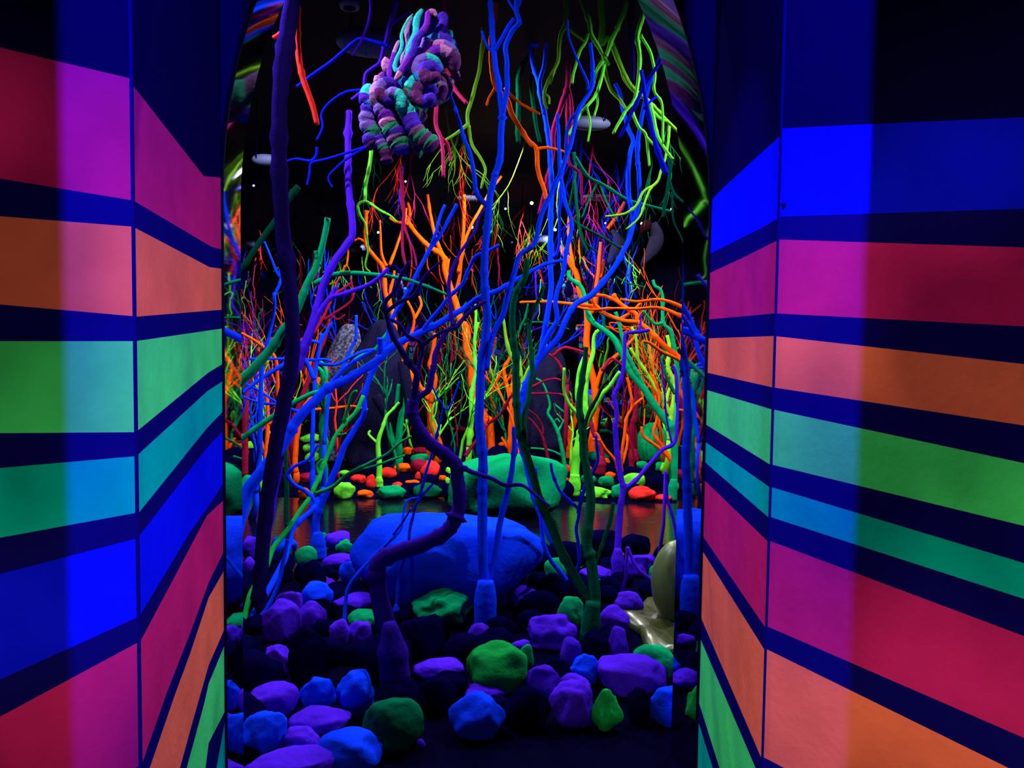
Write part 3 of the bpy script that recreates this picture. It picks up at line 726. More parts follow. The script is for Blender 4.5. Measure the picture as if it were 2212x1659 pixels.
# ------------------------------------------------------------------ the passage walls with their painted bands
WP = {
 'wnavy': paint('wall_navy', (0.002, 0.001, 0.024, 1), rough=0.8, bump=0.1, scale=60, spec=0.0),
 'wdark': paint('band_navy', (0.003, 0.0015, 0.07, 1), rough=0.8, bump=0.1, scale=60, spec=0.0),
 'wred': paint('band_red', (0.45, 0.010, 0.085, 1), bump=0.15, scale=60, var=0.2, spec=0.0),
 'worange': paint('band_orange', (0.72, 0.115, 0.05, 1), bump=0.15, scale=60, var=0.2, spec=0.0),
 'wlime': paint('band_lime', (0.05, 0.60, 0.11, 1), bump=0.15, scale=60, var=0.2, spec=0.0),
 'wteal': paint('band_teal', (0.0, 0.34, 0.21, 1), bump=0.15, scale=60, var=0.2, spec=0.0),
 'wblue': paint('band_blue', (0.002, 0.004, 0.5, 1), bump=0.15, scale=60, var=0.2, spec=0.0),
}
YF, YB, CEIL = 2.4, 2.65, 4.0
AX, AH, AS, AT = 0.183, 0.757, 1.92, 1.18          # arch: middle, half width, springing height, rise

def plane_hit(px, py, A, Bp):
    n = Vector((Bp.y - A.y, -(Bp.x - A.x), 0)); r = ray(px, py)
    t = (A - CAM).dot(n) / r.dot(n)
    return CAM + r * t
def banded(name, A, Bp, lines, mats, order, s0, s1, ztop, noclip=False):
    L = (Bp - A); L.z = 0; ln = L.length; u = L / ln
    polys = []
    for s in lines:
        q = sorted(((plane_hit(x, y, A, Bp) - A).dot(u), plane_hit(x, y, A, Bp).z) for x, y in parse(s))
        polys.append(q)
    def z_at(q, s):
        if s <= q[0][0]: a, b = q[0], q[1]
        elif s >= q[-1][0]: a, b = q[-2], q[-1]
        else:
            for a, b in zip(q, q[1:]):
                if a[0] <= s <= b[0]: break
        return a[1] + (b[1] - a[1]) * (s - a[0]) / max(1e-6, b[0] - a[0])
    ss = {s0, s1}
    for i in range(13): ss.add(s0 + (s1 - s0) * i / 12)
    for q in polys:
        for k, _ in q:
            if s0 < k < s1: ss.add(k)
    ss = sorted(ss)
    mb = MB(); cols = []
    for s in ss:
        zs = [ztop]
        for q in polys: zs.append(max(0.0, min(zs[-1], z_at(q, s))))
        zs.append(0.0); col = []
        for z in zs:
            p = A + u * s; mb.v.append(Vector((p.x, p.y, z))); col.append(len(mb.v) - 1)
        cols.append(col)
    for c0, c1 in zip(cols, cols[1:]):
        for i in range(len(c0) - 1):
            mb.f.append((c0[i], c1[i], c1[i + 1], c0[i + 1])); mb.m.append(order[i])
    me_faces = [(f, m) for f, m in zip(mb.f, mb.m)
                if not (mb.v[f[0]].z - mb.v[f[3]].z < 1e-5 and mb.v[f[1]].z - mb.v[f[2]].z < 1e-5)]
    mb.f = [f for f, _ in me_faces]; mb.m = [m for _, m in me_faces]
    o = mb.build(name, mats, smooth=False)
    mo = o.modifiers.new('thickness', 'SOLIDIFY'); mo.thickness = 0.012; mo.offset = 0
    tag(o, kind='structure'); return o

mkeys = ['wnavy', 'wred', 'wdark', 'worange', 'wlime', 'wteal', 'wblue']
mats = [WP[k] for k in mkeys]; mi = {k: i for i, k in enumerate(mkeys)}
LA = at(285, 735, 1.50); LB = Vector((AX - AH - 0.005, YF, 0)); LB = plane_hit(476, 735, Vector((-3, YF, 0)), Vector((3, YF, 0)))
LO = at(0, 735, 1.36)
RA = at(1680, 745, 1.55); RB = plane_hit(1533, 745, Vector((-3, YF, 0)), Vector((3, YF, 0))); RO = at(2212, 760, 1.17)
for v in (LA, LB, LO, RA, RB, RO): v.z = 0
ordL = [mi[k] for k in ['wnavy', 'wred', 'wdark', 'worange', 'wdark', 'wlime', 'wdark', 'wteal', 'wdark', 'wblue', 'wdark', 'wred', 'wdark', 'worange', 'wdark', 'wlime', 'wdark', 'wteal']]
ordR = [mi[k] for k in ['wnavy', 'wblue', 'wdark', 'wred', 'wdark', 'worange', 'wdark', 'wlime', 'wdark', 'wteal', 'wdark', 'wred', 'wdark', 'worange', 'wdark', 'wlime', 'wdark', 'wteal']]
LinnerLines = ['283,188 435,380 475,384', '283,434 452,533 472,538', '283,491 448,577 472,580', '285,684 473,669', '285,737 473,710',
 '287,933 445,805 473,788', '288,985 443,845 474,825', '292,1109 442,925 474,892', '290,1163 440,970 474,934', '294,1332 405,1150 442,1099 474,1050',
 '300,1379 371,1247 442,1114 474,1085', '304,1639 354,1497 405,1369 446,1258 473,1204', '317,1659 371,1504 405,1413 446,1291 473,1244',
 '383,1659 412,1555 446,1437 473,1376', '398,1659 436,1521 446,1477 474,1410', '439,1659 446,1605 474,1551', '463,1659 474,1599']
LouterLines = ['0,105 275,170', '0,387 280,433', '0,468 280,490', '0,658 285,683', '0,737 285,737', '0,935 287,933', '0,1010 288,985', '0,1160 290,1107',
 '0,1238 290,1163', '0,1465 294,1332', '0,1545 294,1387', '0,1850 300,1650', '0,1900 302,1690', '0,2100 305,1880', '0,2170 305,1940', '0,2300 305,2100', '0,2350 305,2150']
RinnerLines = ['1549,424 1571,402 1699,287', '1544,545 1649,493 1694,468', '1539,589 1605,559 1689,518', '1534,690 1679,677', '1534,731 1677,726', '1531,805 1676,837',
 '1529,842 1672,884', '1527,916 1667,1002', '1525,953 1665,1050', '1524,996 1662,1114', '1522,1034 1660,1165', '1520,1155 1655,1349', '1520,1188 1654,1398',
 '1515,1327 1648,1631', '1513,1371 1638,1659', '1510,1506 1559,1659', '1508,1545 1544,1659']
RouterLines = ['1709,278 1868,270 2212,255', '1694,468 2212,452', '1689,518 2212,535', '1679,677 2212,705', '1677,726 2212,786', '1676,837 2212,918', '1672,884 2212,999',
 '1667,1002 2212,1134', '1665,1050 2212,1214', '1662,1114 2212,1291', '1660,1165 2212,1371', '1655,1349 2212,1590', '1654,1398 2212,1671', '1648,1631 2212,1925', '1646,1690 2212,2010',
 '1640,1900 2212,2250', '1640,1960 2212,2330']
banded('wall_left', LA, LB, LinnerLines, mats, ordL, 0.0, (LB - LA).length, CEIL)
ln = (LO - LA).length
banded('wall_left_outer', LA, LO, LouterLines, mats, ordL, 0.0, ln * 1.5, CEIL)
banded('wall_right', RA, RB, RinnerLines, mats, ordR, 0.0, (RB - RA).length, CEIL)
lnr = (RO - RA).length
banded('wall_right_outer', RA, RO, RouterLines, mats, ordR, 0.0, lnr * 1.35, CEIL)
# battens in the corners of the passage (thin blue edged strips)
for nm, Q, w in (('trim_1', LA, 0.004), ('trim_2', RA, 0.0035)):
    m = MB(); m.box((Q.x + (0.004 if Q is LA else -0.004), Q.y, CEIL / 2), (w, w, CEIL / 2)); o = m.build(nm, WP['wdark'], smooth=False); tag(o, kind='structure')
# horizontal joint of the panels
def joint(nm, A, Bp, pa, pb):
    a, b = plane_hit(*pa, A, Bp), plane_hit(*pb, A, Bp)
    m = MB(); m.tube([a, b], [0.004, 0.004], 6); tag(m.build(nm, WP['wdark']), kind='structure')
joint('trim_3', LA, LB, (282, 374), (474, 384)); joint('trim_4', RA, RB, (1551, 436), (1694, 441))
# a raised batten on the left wall beside the arch
a = LB + (LA - LB).normalized() * 0.03
nrm = Vector((1, 0, 0))
# rest of the passage behind the photographer
def quad(name, vs, mat, kind='structure', sol=0.02):
    o = link(name, vs, [tuple(range(len(vs)))], mat, smooth=False)
    if sol:
        mo = o.modifiers.new('thickness', 'SOLIDIFY'); mo.thickness = sol; mo.offset = -1
    if kind: tag(o, kind=kind)
    return o
LO2 = LA + (LO - LA) * 1.5; RO2 = RA + (RO - RA) * 1.35
black = paint('black_paint', (0.0016, 0.001, 0.006, 1), rough=0.7, bump=0.1, spec=0.02)
quad('wall_passage_left', [(LO2.x, LO2.y, 0), (LO2.x - .3, -2.2, 0), (LO2.x - .3, -2.2, CEIL), (LO2.x, LO2.y, CEIL)], black)
quad('wall_passage_right', [(RO2.x, RO2.y, 0), (RO2.x + .3, -2.2, 0), (RO2.x + .3, -2.2, CEIL), (RO2.x, RO2.y, CEIL)], black)
quad('wall_passage_end', [(LO2.x - .3, -2.2, 0), (RO2.x + .3, -2.2, 0), (RO2.x + .3, -2.2, CEIL), (LO2.x - .3, -2.2, CEIL)], black)

# ------------------------------------------------------------------ arch
def arch_pts(n=40, grow=0.0):
    pts = [(AX - AH - grow, 0.0)]
    for i in range(8): pts.append((AX - AH - grow, AS * (i + 1) / 9))
    for i in range(n + 1):
        t = PI - PI * i / n
        pts.append((AX + (AH + grow) * math.cos(t), AS + (AT + grow) * math.sin(t)))
    for i in range(8): pts.append((AX + AH + grow, AS * (8 - i) / 9))
    pts.append((AX + AH + grow, 0.0))
    return pts
ap = arch_pts()
def arch_wall(name, y, x0, x1, mat):           # a wall with the arched opening cut in it
    mb = MB(); n = len(ap)
    for (x, z) in ap:
        mb.v.append(Vector((x, y, z)))
    outer = []
    for (x, z) in ap:
        if z < AS - 1e-6: q = (x0 if x < AX else x1, z)
        else:
            t = (x - AX) / AH
            q = (x0, AS + (CEIL - AS) * min(1, (z - AS) / AT * 1.4)) if t < -0.7 else ((x1, AS + (CEIL - AS) * min(1, (z - AS) / AT * 1.4)) if t > 0.7 else (AX + t / 0.7 * (x1 - AX if t > 0 else AX - x0), CEIL))
        outer.append(q); mb.v.append(Vector((q[0], y, q[1])))
    for i in range(n - 1):
        mb.f.append((i, i + 1, n + i + 1, n + i)); mb.m.append(0)
    o = mb.build(name, mat, smooth=False); tag(o, kind='structure'); return o
arch_wall('wall_front', YF, -2.7, 4.7, WP['wnavy'])
arch_wall('wall_front_inner', YB, -2.7, 4.7, black)
mir_arch = mirror_mat('bent_mirror_lining', (0.24, 0.24, 0.30, 1), 0.03, 0.02, 2.0)
mir_flat = mirror_mat('mirror_lining', (0.5, 0.5, 0.6, 1), 0.02)
def lining(name, idx0, idx1, mat):
    mb = MB(); k = 0
    for (x, z) in ap[idx0:idx1 + 1]:
        mb.v += [Vector((x, YF - 0.004, z)), Vector((x, YB, z))]; k += 1
    for i in range(k - 1):
        mb.f.append((2 * i, 2 * i + 1, 2 * i + 3, 2 * i + 2)); mb.m.append(0)
    o = mb.build(name, mat); tag(o, kind='structure'); return o
na = len(ap)
lining('trim_5', 0, 8, mir_flat); lining('trim_6', na - 9, na - 1, mir_flat); lining('trim_7', 8, na - 9, mir_arch)
m = MB(); m.tube([Vector((x, YF - 0.002, z)) for x, z in ap], [0.007] * na, 6)
tag(m.build('trim_8', black), kind='structure')

# ------------------------------------------------------------------ the mirrored room
mir_back = mirror_mat('wall_mirror', (0.56, 0.55, 0.66, 1), 0.0)
TH = math.radians(15.5); MY = 11.6
def back_y(x): return MY - math.tan(TH) * x
XL, XR = -2.45, 4.6
quad('wall_back', [(XL, back_y(XL), 0), (XR, back_y(XR), 0), (XR, back_y(XR), CEIL), (XL, back_y(XL), CEIL)], mir_back)
quad('wall_left_mirror', [(XL, YB, 0), (XL, back_y(XL), 0), (XL, back_y(XL), CEIL), (XL, YB, CEIL)], mir_back)
quad('wall_right_mirror', [(XR, YB, 0), (XR, back_y(XR), 0), (XR, back_y(XR), CEIL), (XR, YB, CEIL)], mir_back)
quad('ceiling', [(-3, -2.3, CEIL), (5, -2.3, CEIL), (5, 12.6, CEIL), (-3, 12.6, CEIL)], black)
# floor: dark and glossy like still water
fm = bpy.data.materials.new('glossy_black_floor'); fm.use_nodes = True
nt = fm.node_tree; b = nt.nodes['Principled BSDF']
b.inputs['Base Color'].default_value = (0.002, 0.0018, 0.008, 1); b.inputs['Roughness'].default_value = 0.11
b.inputs['Specular IOR Level'].default_value = 0.5; b.inputs['IOR'].default_value = 1.9
tc = nt.nodes.new('ShaderNodeTexCoord'); mp = nt.nodes.new('ShaderNodeMapping'); mp.inputs['Scale'].default_value = (2.0, 9.0, 1.0)
n = nt.nodes.new('ShaderNodeTexNoise'); n.inputs['Scale'].default_value = 3.0; n.inputs['Detail'].default_value = 3
bp = nt.nodes.new('ShaderNodeBump'); bp.inputs['Strength'].default_value = 0.12; bp.inputs['Distance'].default_value = 0.02
nt.links.new(tc.outputs['Object'], mp.inputs['Vector']); nt.links.new(mp.outputs['Vector'], n.inputs['Vector'])
nt.links.new(n.outputs['Fac'], bp.inputs['Height']); nt.links.new(bp.outputs['Normal'], b.inputs['Normal'])
matte = paint('dark_floor', (0.0015, 0.001, 0.012, 1), rough=0.9, bump=0.2, spec=0.0)
quad('floor', [(-3, -2.3, 0), (5, -2.3, 0), (5, 4.85, 0), (-3, 4.85, 0)], matte, sol=0.03)
wa, wb = on_z(700, 1074), on_z(1460, 1086)
def shore(x): return wa.y + (wb.y - wa.y) * (x - wa.x) / (wb.x - wa.x)
sx = [-3 + 0.4 * i for i in range(21)]
edge = [(x, shore(x) + 0.10 * math.sin(x * 2.3) + 0.05 * math.sin(x * 6.1), 0) for x in sx]
quad('floor_water', [(-3, 4.85, 0), (5, 4.85, 0)] + edge[::-1], fm, sol=0.03)
quad('floor_bank', edge + [(5, 12.6, 0), (-3, 12.6, 0)], matte, sol=0.03)
# ------------------------------------------------------------------ hanging wool cluster
def wool(name, cols, scale=70):
    m = paint(name, cols, rough=0.95, bump=0.9, scale=scale, var=0.25, spec=0.0); return m
W_ = {k: wool('wool_' + k, c) for k, c in {
 'teal': rgb(60, 225, 205), 'violet': rgb(88, 46, 200), 'lilac': rgb(140, 104, 205), 'pink': rgb(215, 130, 190), 'plum': rgb(110, 46, 110),
 'navy': rgb(12, 8, 60), 'sky': rgb(60, 150, 235), 'purple': rgb(140, 44, 205), 'mauve': rgb(128, 82, 126), 'green': rgb(52, 150, 110)}.items()}
wk = list(W_); wm = [W_[k] for k in wk]; wi = {k: i for i, k in enumerate(wk)}
DW = 4.3
def wpt(s8, x, y, dz=0.0):
    ox, oy, sc = (760, 0, 8.508) if s8 == 1 else (760, 170, 8.296)
    return at(ox + x / sc, oy + y / sc, DW + dz)
def wr(s8, w): return 0.57 * w / (8.508 if s8 == 1 else 8.296) / F * DW
root = empty('wool_cluster', wpt(1, 1350, 250)); tag(root, 'shaggy hanging cluster of thick felted wool coils in teal, violet and pink', 'wool sculpture')
def strand(s8, pts, w0, w1, cols, dz=0.0, name='strand', bulge=0.0, ddz=0.0, seed=1):
    d = smooth_px([tuple(p[:2]) for p in pts], 8); k = len(d); rng = random.Random(seed)
    pp, rr, mm = [], [], []
    nb = len(cols)
    for i, (x, y) in enumerate(d):
        t = i / (k - 1)
        pp.append(wpt(s8, x, y, dz + ddz * t))
        ph = (t * nb) % 1.0
        bl = 1 + bulge * (math.sin(PI * ph) ** 0.6 - 0.6)
        end = min(1.0, math.sqrt(max(0.0, min(t, 1 - t) * 9 + 0.12)))
        rr.append(wr(s8, w0 + (w1 - w0) * t) * bl * end * rng.uniform(.94, 1.06))
        mm.append(wi[cols[min(nb - 1, int(t * nb))]])
    mb = MB(); mb.tube(pp, rr, 14, mm)
    return mb.build(name, wm, root)
strand(1, [(1300, 175), (1215, 300), (1180, 430), (1170, 600), (1110, 740), (1060, 860), (1020, 1010), (960, 1180), (850, 1300), (790, 1240), (830, 1080), (900, 930), (925, 800), (915, 640), (1000, 420), (1120, 255)], 120, 40, ['teal', 'teal', 'teal'], -0.12)
strand(1, [(1105, 300), (1040, 420), (1010, 560), (1020, 700), (1030, 820), (1000, 930), (930, 1040), (905, 1180)], 100, 45, ['pink', 'pink', 'pink'], -0.06)
strand(1, [(1560, 300), (1500, 220), (1410, 250), (1395, 350), (1370, 470), (1270, 620), (1170, 760), (1140, 900), (1060, 1050), (940, 1250), (860, 1400), (790, 1470)], 95, 110, ['pink', 'purple', 'purple', 'violet', 'violet', 'purple', 'pink'], -0.16)
strand(1, [(1600, 360), (1690, 310), (1690, 430), (1620, 560), (1560, 680), (1480, 740)], 150, 170, ['violet', 'violet', 'violet'], -0.05)
strand(1, [(870, 740), (800, 900), (740, 1100), (700, 1260), (690, 1440)], 50, 95, ['pink', 'purple', 'purple'], -0.1)
strand(1, [(1380, 250), (1320, 380), (1270, 520), (1210, 620)], 90, 90, ['navy', 'navy'], 0.02)
strand(1, [(1520, 360), (1500, 480), (1430, 620), (1280, 740), (1230, 900), (1150, 1080), (1010, 1300), (940, 1450)], 110, 100, ['navy', 'navy'], 0.04)
strand(1, [(1110, 330), (1120, 500), (1110, 650), (980, 900), (880, 1150), (760, 1340)], 90, 90, ['navy', 'navy'], 0.05)
strand(1, [(1790, 560), (1800, 680), (1780, 830), (1840, 900)], 110, 110, ['teal', 'sky', 'mauve'], 0.05)
strand(1, [(1400, 720), (1380, 800), (1330, 900), (1330, 960)], 200, 140, ['lilac', 'lilac', 'lilac'], -0.08)
strand(1, [(680, 1090), (620, 1180), (640, 1280), (600, 1340)], 160, 110, ['pink', 'pink', 'mauve'], -0.02)
strand(1, [(500, 1400), (480, 1500), (560, 1400), (620, 1390)], 150, 110, ['pink', 'mauve', 'purple'], 0.0)
strand(1, [(1860, 1200), (1920, 1260), (1960, 1340), (1985, 1420)], 60, 20, ['pink', 'pink'], 0.1, name='fringe')
def coil(s8, cx, cy, Rr, r, cols, dz, tilt, az, arc=(0, 360), nm='coil', turns=1):
    k = 40 * turns; mb = MB(); pp, rr, mm = [], [], []
    c = wpt(s8, cx, cy, dz); Rw, rw = wr(s8, 2 * Rr), wr(s8, 2 * r)
    M = Matrix.Rotation(math.radians(az), 3, 'Z') @ Matrix.Rotation(math.radians(tilt), 3, 'X')
    for i in range(k + 1):
        t = i / k; an = math.radians(arc[0] + (arc[1] - arc[0]) * t)
        p = Vector((math.cos(an) * Rw, -0.02 * turns * (t - .5) * 4, math.sin(an) * Rw))
        pp.append(c + M @ p)
        end = min(1.0, math.sqrt(min(t, 1 - t) * 14 + 0.1))
        rr.append(rw * end * (1 + 0.05 * math.sin(t * 37)))
        mm.append(wi[cols[min(len(cols) - 1, int(t * len(cols)))]])
    mb.tube(pp, rr, 14, mm); return mb.build(nm, wm, root)
coil(2, 660, 220, 130, 88, ['violet', 'violet', 'lilac', 'plum', 'violet', 'violet'], -0.14, 10, 10)
coil(2, 830, 230, 150, 70, ['sky', 'teal', 'sky'], -0.06, 10, 30, (-60, 100))
coil(2, 760, 400, 115, 85, ['plum', 'lilac', 'teal', 'teal'], -0.16, 25, 0, (200, -60))
coil(2, 1300, 270, 120, 95, ['violet', 'plum', 'plum', 'violet'], -0.16, 10, -8)
coil(2, 1250, 240, 210, 75, ['green', 'teal', 'teal', 'green'], -0.08, 10, 0, (20, 220))
coil(2, 1420, 200, 200, 75, ['green', 'mauve', 'plum', 'mauve'], -0.02, 10, -15, (120, -100))
coil(2, 1530, 180, 210, 65, ['green', 'plum', 'mauve', 'green'], 0.05, 5, -25, (120, -110))
coil(1, 1440, 1330, 95, 95, ['violet', 'violet', 'plum', 'plum'], -0.2, 10, 0)
coil(1, 1400, 1290, 185, 75, ['sky', 'teal', 'lilac', 'lilac', 'sky'], -0.13, 10, 0, (0, 250))
coil(1, 1320, 1180, 190, 75, ['lilac', 'purple', 'lilac', 'mauve'], -0.07, 12, 5, (20, 250))
coil(1, 1640, 1160, 190, 85, ['plum', 'plum', 'pink', 'purple', 'mauve'], -0.08, 20, -20, (-40, 170))
coil(1, 1620, 930, 190, 90, ['sky', 'violet', 'sky', 'lilac'], -0.02, 25, -20, (-20, 190))
coil(1, 1680, 1080, 210, 70, ['mauve', 'mauve', 'lilac', 'pink'], -0.05, 15, -25, (-60, 120))
coil(1, 1850, 1480, 60, 40, ['plum', 'pink'], 0.06, 10, -40)
B_ = dict(bulge=0.24, name='tassel')
strand(2, [(350, 110), (260, 330), (330, 470), (290, 600), (270, 800), (370, 950), (350, 1120), (420, 1230)], 230, 260, ['teal', 'violet', 'sky', 'violet', 'lilac', 'lilac', 'green', 'violet', 'plum'], -0.04, **B_)
strand(2, [(470, 60), (450, 310), (540, 530), (630, 690), (660, 850), (760, 960), (800, 1080), (870, 1200), (900, 1360)], 230, 300, ['pink', 'mauve', 'lilac', 'purple', 'pink', 'green', 'violet', 'mauve', 'green', 'violet'], -0.1, **B_)
strand(2, [(960, 200), (900, 450), (1010, 640), (1090, 840), (1180, 970), (1290, 1090), (1400, 1170), (1480, 1260)], 230, 310, ['plum', 'teal', 'teal', 'violet', 'violet', 'mauve', 'green', 'plum', 'green', 'plum'], -0.12, **B_)
strand(2, [(480, 1020), (540, 1180), (600, 1310), (630, 1530)], 200, 190, ['violet', 'lilac', 'green', 'plum', 'plum'], -0.06, **B_)
strand(2, [(1060, 980), (1150, 1120), (1220, 1290), (1260, 1330)], 220, 170, ['green', 'mauve', 'plum', 'green'], -0.02, **B_)
strand(2, [(1180, 480), (1230, 600), (1180, 720), (1050, 800)], 230, 200, ['green', 'mauve', 'plum'], 0.0, **B_)
mb = MB()
pp = [wpt(1, 1480, 400, .1), wpt(1, 1430, 700, .1), wpt(1, 1400, 1000, .08), wpt(2, 1150, 150, .08), wpt(2, 900, 500, .06), wpt(2, 700, 900, .05), wpt(2, 760, 1150, .05)]
mb.tube(pp, [wr(1, w) for w in (160, 330, 520, 720, 760, 640, 300)], 16, [wi['navy']] * 7); mb.build('core', wm, root)
mb = MB(); q = wpt(1, 1480, 380, .1); mb.tube([q, Vector((q.x, q.y, CEIL - 0.01))], [0.004, 0.004], 6)
o = mb.build('hanging_cord', P('dark'), root); o['label'] = 'dark hanging cord'

# ------------------------------------------------------------------ felted creatures, speckled column, bulb and puddle
CREAT = []
def creature(name, label, cat, rows, d, mat, flaps=(), fold=0.1, top_extra=None):
    c0 = at(rows[-1][1], rows[-1][0], d); zb = 0.0
    root = empty(name, (c0.x, c0.y, 0)); tag(root, label, cat); CREAT.append((c0.x, c0.y))
    mb = MB(); n = 28; rng = random.Random(len(label))
    prof = smooth_px([(float(y), cx, hw) for y, cx, hw in rows], 5)
    for (y, cx, hw) in prof:
        c = at(cx, y, d); r = max(0.01, hw / F * d)
        for j in range(n):
            an = 2 * PI * j / n
            k = 1 + fold * (0.6 * math.sin(an * 5 + y * 0.02) + 0.4 * math.sin(an * 9 - y * 0.03)) + 0.08 * noise.noise(Vector((math.cos(an) * 2, math.sin(an) * 2, y * 0.03)))
            z = max(0.0, c.z)
            mb.v.append(Vector((c.x + r * k * math.cos(an), c.y + r * k * 0.7 * math.sin(an), z)))
    k = len(prof)
    for i in range(k - 1):
        for j in range(n):
            mb.f.append((i * n + j, (i + 1) * n + j, (i + 1) * n + (j + 1) % n, i * n + (j + 1) % n)); mb.m.append(0)
    mb.f.append(tuple(range(n))); mb.m.append(0); mb.f.append(tuple((k - 1) * n + j for j in range(n))[::-1]); mb.m.append(0)
    mb.build('body', mat, root)
    for (pts, w0, w1, dz) in flaps:
        f = MB(); dd = smooth_px(pts, 5); kk = len(dd)
        f.tube([at(x, y, d + dz) for x, y in dd], [0.5 * (w0 + (w1 - w0) * i / (kk - 1)) / F * d * (0.5 + 0.5 * math.sin(PI * min(1, 0.25 + i / kk))) for i in range(kk)], 12)
        f.build('flap', mat, root)
    return root
felt = paint('grey_felt', rgb(22, 20, 48), rough=0.95, bump=1.0, scale=22, var=0.35, spec=0.0)
felt2 = paint('pale_felt', rgb(30, 28, 50), rough=0.95, bump=0.9, scale=22, var=0.25, spec=0.0)
felt3 = paint('dark_red_felt', rgb(32, 8, 16), rough=0.95, bump=0.9, scale=22, var=0.25, spec=0.0)
creature('felt_creature', 'dark grey felted creature with drooping flaps on a rounded toe', 'sculpture',
 [(690, 828, 8), (705, 826, 26), (740, 822, 38), (780, 812, 52), (820, 808, 64), (860, 802, 70), (900, 796, 62), (940, 786, 46), (965, 783, 34), (990, 785, 38), (1003, 786, 32), (1008, 786, 20)],
 9.2, felt, [([(722, 830), (716, 880), (716, 920), (718, 942)], 22, 12, -.3), ([(870, 780), (878, 830), (880, 870), (876, 905)], 26, 14, -.2),
  ([(812, 855), (826, 880), (836, 905), (838, 930)], 24, 12, -.5), ([(745, 860), (735, 890), (733, 915), (734, 935)], 18, 10, -.45)], fold=0.16)
creature('felt_creature', 'dark fuzzy cone with a blue tinged base behind the dark green tree', 'sculpture',
 [(745, 1190, 6), (770, 1192, 24), (810, 1190, 36), (850, 1186, 42), (890, 1182, 46), (925, 1178, 48), (955, 1176, 50), (968, 1176, 44)], 9.9, felt, [([(1215, 800), (1228, 840), (1232, 880), (1230, 910)], 22, 12, -.2)], fold=0.14)
# speckled column
sp = bpy.data.materials.new('speckled_stone'); sp.use_nodes = True
nt = sp.node_tree; b = nt.nodes['Principled BSDF']; b.inputs['Roughness'].default_value = 0.9
tc = nt.nodes.new('ShaderNodeTexCoord'); vo = nt.nodes.new('ShaderNodeTexNoise'); vo.inputs['Scale'].default_value = 34; vo.inputs['Detail'].default_value = 6
rp = nt.nodes.new('ShaderNodeValToRGB'); rp.color_ramp.elements[0].position = 0.42; rp.color_ramp.elements[0].color = rgb(14, 14, 40); rp.color_ramp.elements[1].position = 0.62; rp.color_ramp.elements[1].color = rgb(92, 92, 130)
nt.links.new(tc.outputs['Object'], vo.inputs['Vector']); nt.links.new(vo.outputs['Fac'], rp.inputs['Fac']); nt.links.new(rp.outputs['Color'], b.inputs['Base Color'])
creature('speckled_column', 'speckled grey stone column behind the red twigs', 'sculpture',
 [(700, 755, 8), (708, 755, 18), (730, 752, 26), (760, 745, 34), (800, 738, 40), (860, 735, 42), (930, 735, 44), (980, 735, 46), (992, 735, 44)], 9.6, sp, fold=0.05)

# yellow bulb rising out of a puddle
ygl = paint('yellow_gloss', rgb(84, 96, 44), rough=0.36, bump=0.1, scale=8, var=0.2, spec=0.3)
pc = Vector((1.28, 4.05, 0.0)); pc = on_z(1462, 1352, 0.02); pc.z = 0
root = empty('yellow_bulb', pc); tag(root, 'glossy yellow bulb rising from a wavy puddle by the right mirror edge', 'sculpture')
mb = MB(); n = 40
for (rf, z) in ((0.0, 0.05), (0.45, 0.052), (0.8, 0.05), (0.95, 0.04), (1.0, 0.02), (0.98, 0.0)):
    for j in range(n):
        an = 2 * PI * j / n
        k = 0.27 * (1 + 0.13 * math.sin(an * 5 + 0.6) + 0.08 * math.sin(an * 3 + 2))
        zz = z + (0.012 * math.sin(an * 7 + rf * 9) if 0.3 < rf < 0.97 else 0)
        mb.v.append(pc + Vector((k * rf * math.cos(an), k * rf * 1.35 * math.sin(an), max(0, zz))))
for i in range(5):
    for j in range(n):
        mb.f.append((i * n + j, i * n + (j + 1) % n, (i + 1) * n + (j + 1) % n, (i + 1) * n + j)); mb.m.append(0)
pgl = paint('puddle_gloss', rgb(56, 62, 26), rough=0.3, bump=0.1, scale=8, var=0.2, spec=0.35)
mb.build('puddle', pgl, root)
mb = MB(); pts = []; rr = []
c0 = pc + Vector((0.0, 0.05, 0.0))
for i in range(22):
    t = i / 21; z = 0.03 + 0.44 * t
    pts.append(c0 + Vector((0.02 * t, 0.0, z)))
    rr.append(max(0.004, 0.145 * math.sqrt(max(0, math.sin(PI * (0.06 + 0.94 * t)) )) * (0.86 + 0.14 * t)))
mb.tube(pts, rr, 28); mb.build('bulb', ygl, root)

# two pale hanging figures with dark red caps far behind
def hang_fig(px, ptop, pbot, d, lab, lean):
    top = at(px, ptop, d); bot = at(px - lean, pbot, d); Lh = top.z - bot.z
    root = empty('hanging_figure', top); tag(root, lab, 'sculpture', 'felted figures hanging at the back')
    mb = MB(); pts, rr = [], []
    for i in range(14):
        t = i / 13
        pts.append(top.lerp(bot, t) + Vector((0.08 * math.sin(t * 4), 0, 0))); rr.append((0.05 + 0.05 * math.sin(t * PI)) * (1 - 0.55 * t ** 3))
    mb.tube(pts, rr, 16); mb.build('body', felt2, root)
    c = MB(); pts, rr = [], []
    for i in range(8):
        t = i / 7; pts.append(top + Vector((-0.14 + 0.1 * t, 0, -0.02 - 0.05 * t))); rr.append(0.02 + 0.08 * math.sin(PI * (0.12 + 0.76 * t)))
    c.tube(pts, rr, 16); c.build('cap', felt3, root)
    w = MB(); w.tube([top, Vector((top.x, top.y, CEIL - .01))], [0.003, 0.003], 5); w.build('hanging_cord', P('dark'), root)
hang_fig(1410, 482, 575, 9.6, 'pale felted figure with a dark red cap hanging at the right back', 14)
hang_fig(1318, 500, 570, 9.9, 'dim pale felted figure hanging above the black arch reflection', -6)

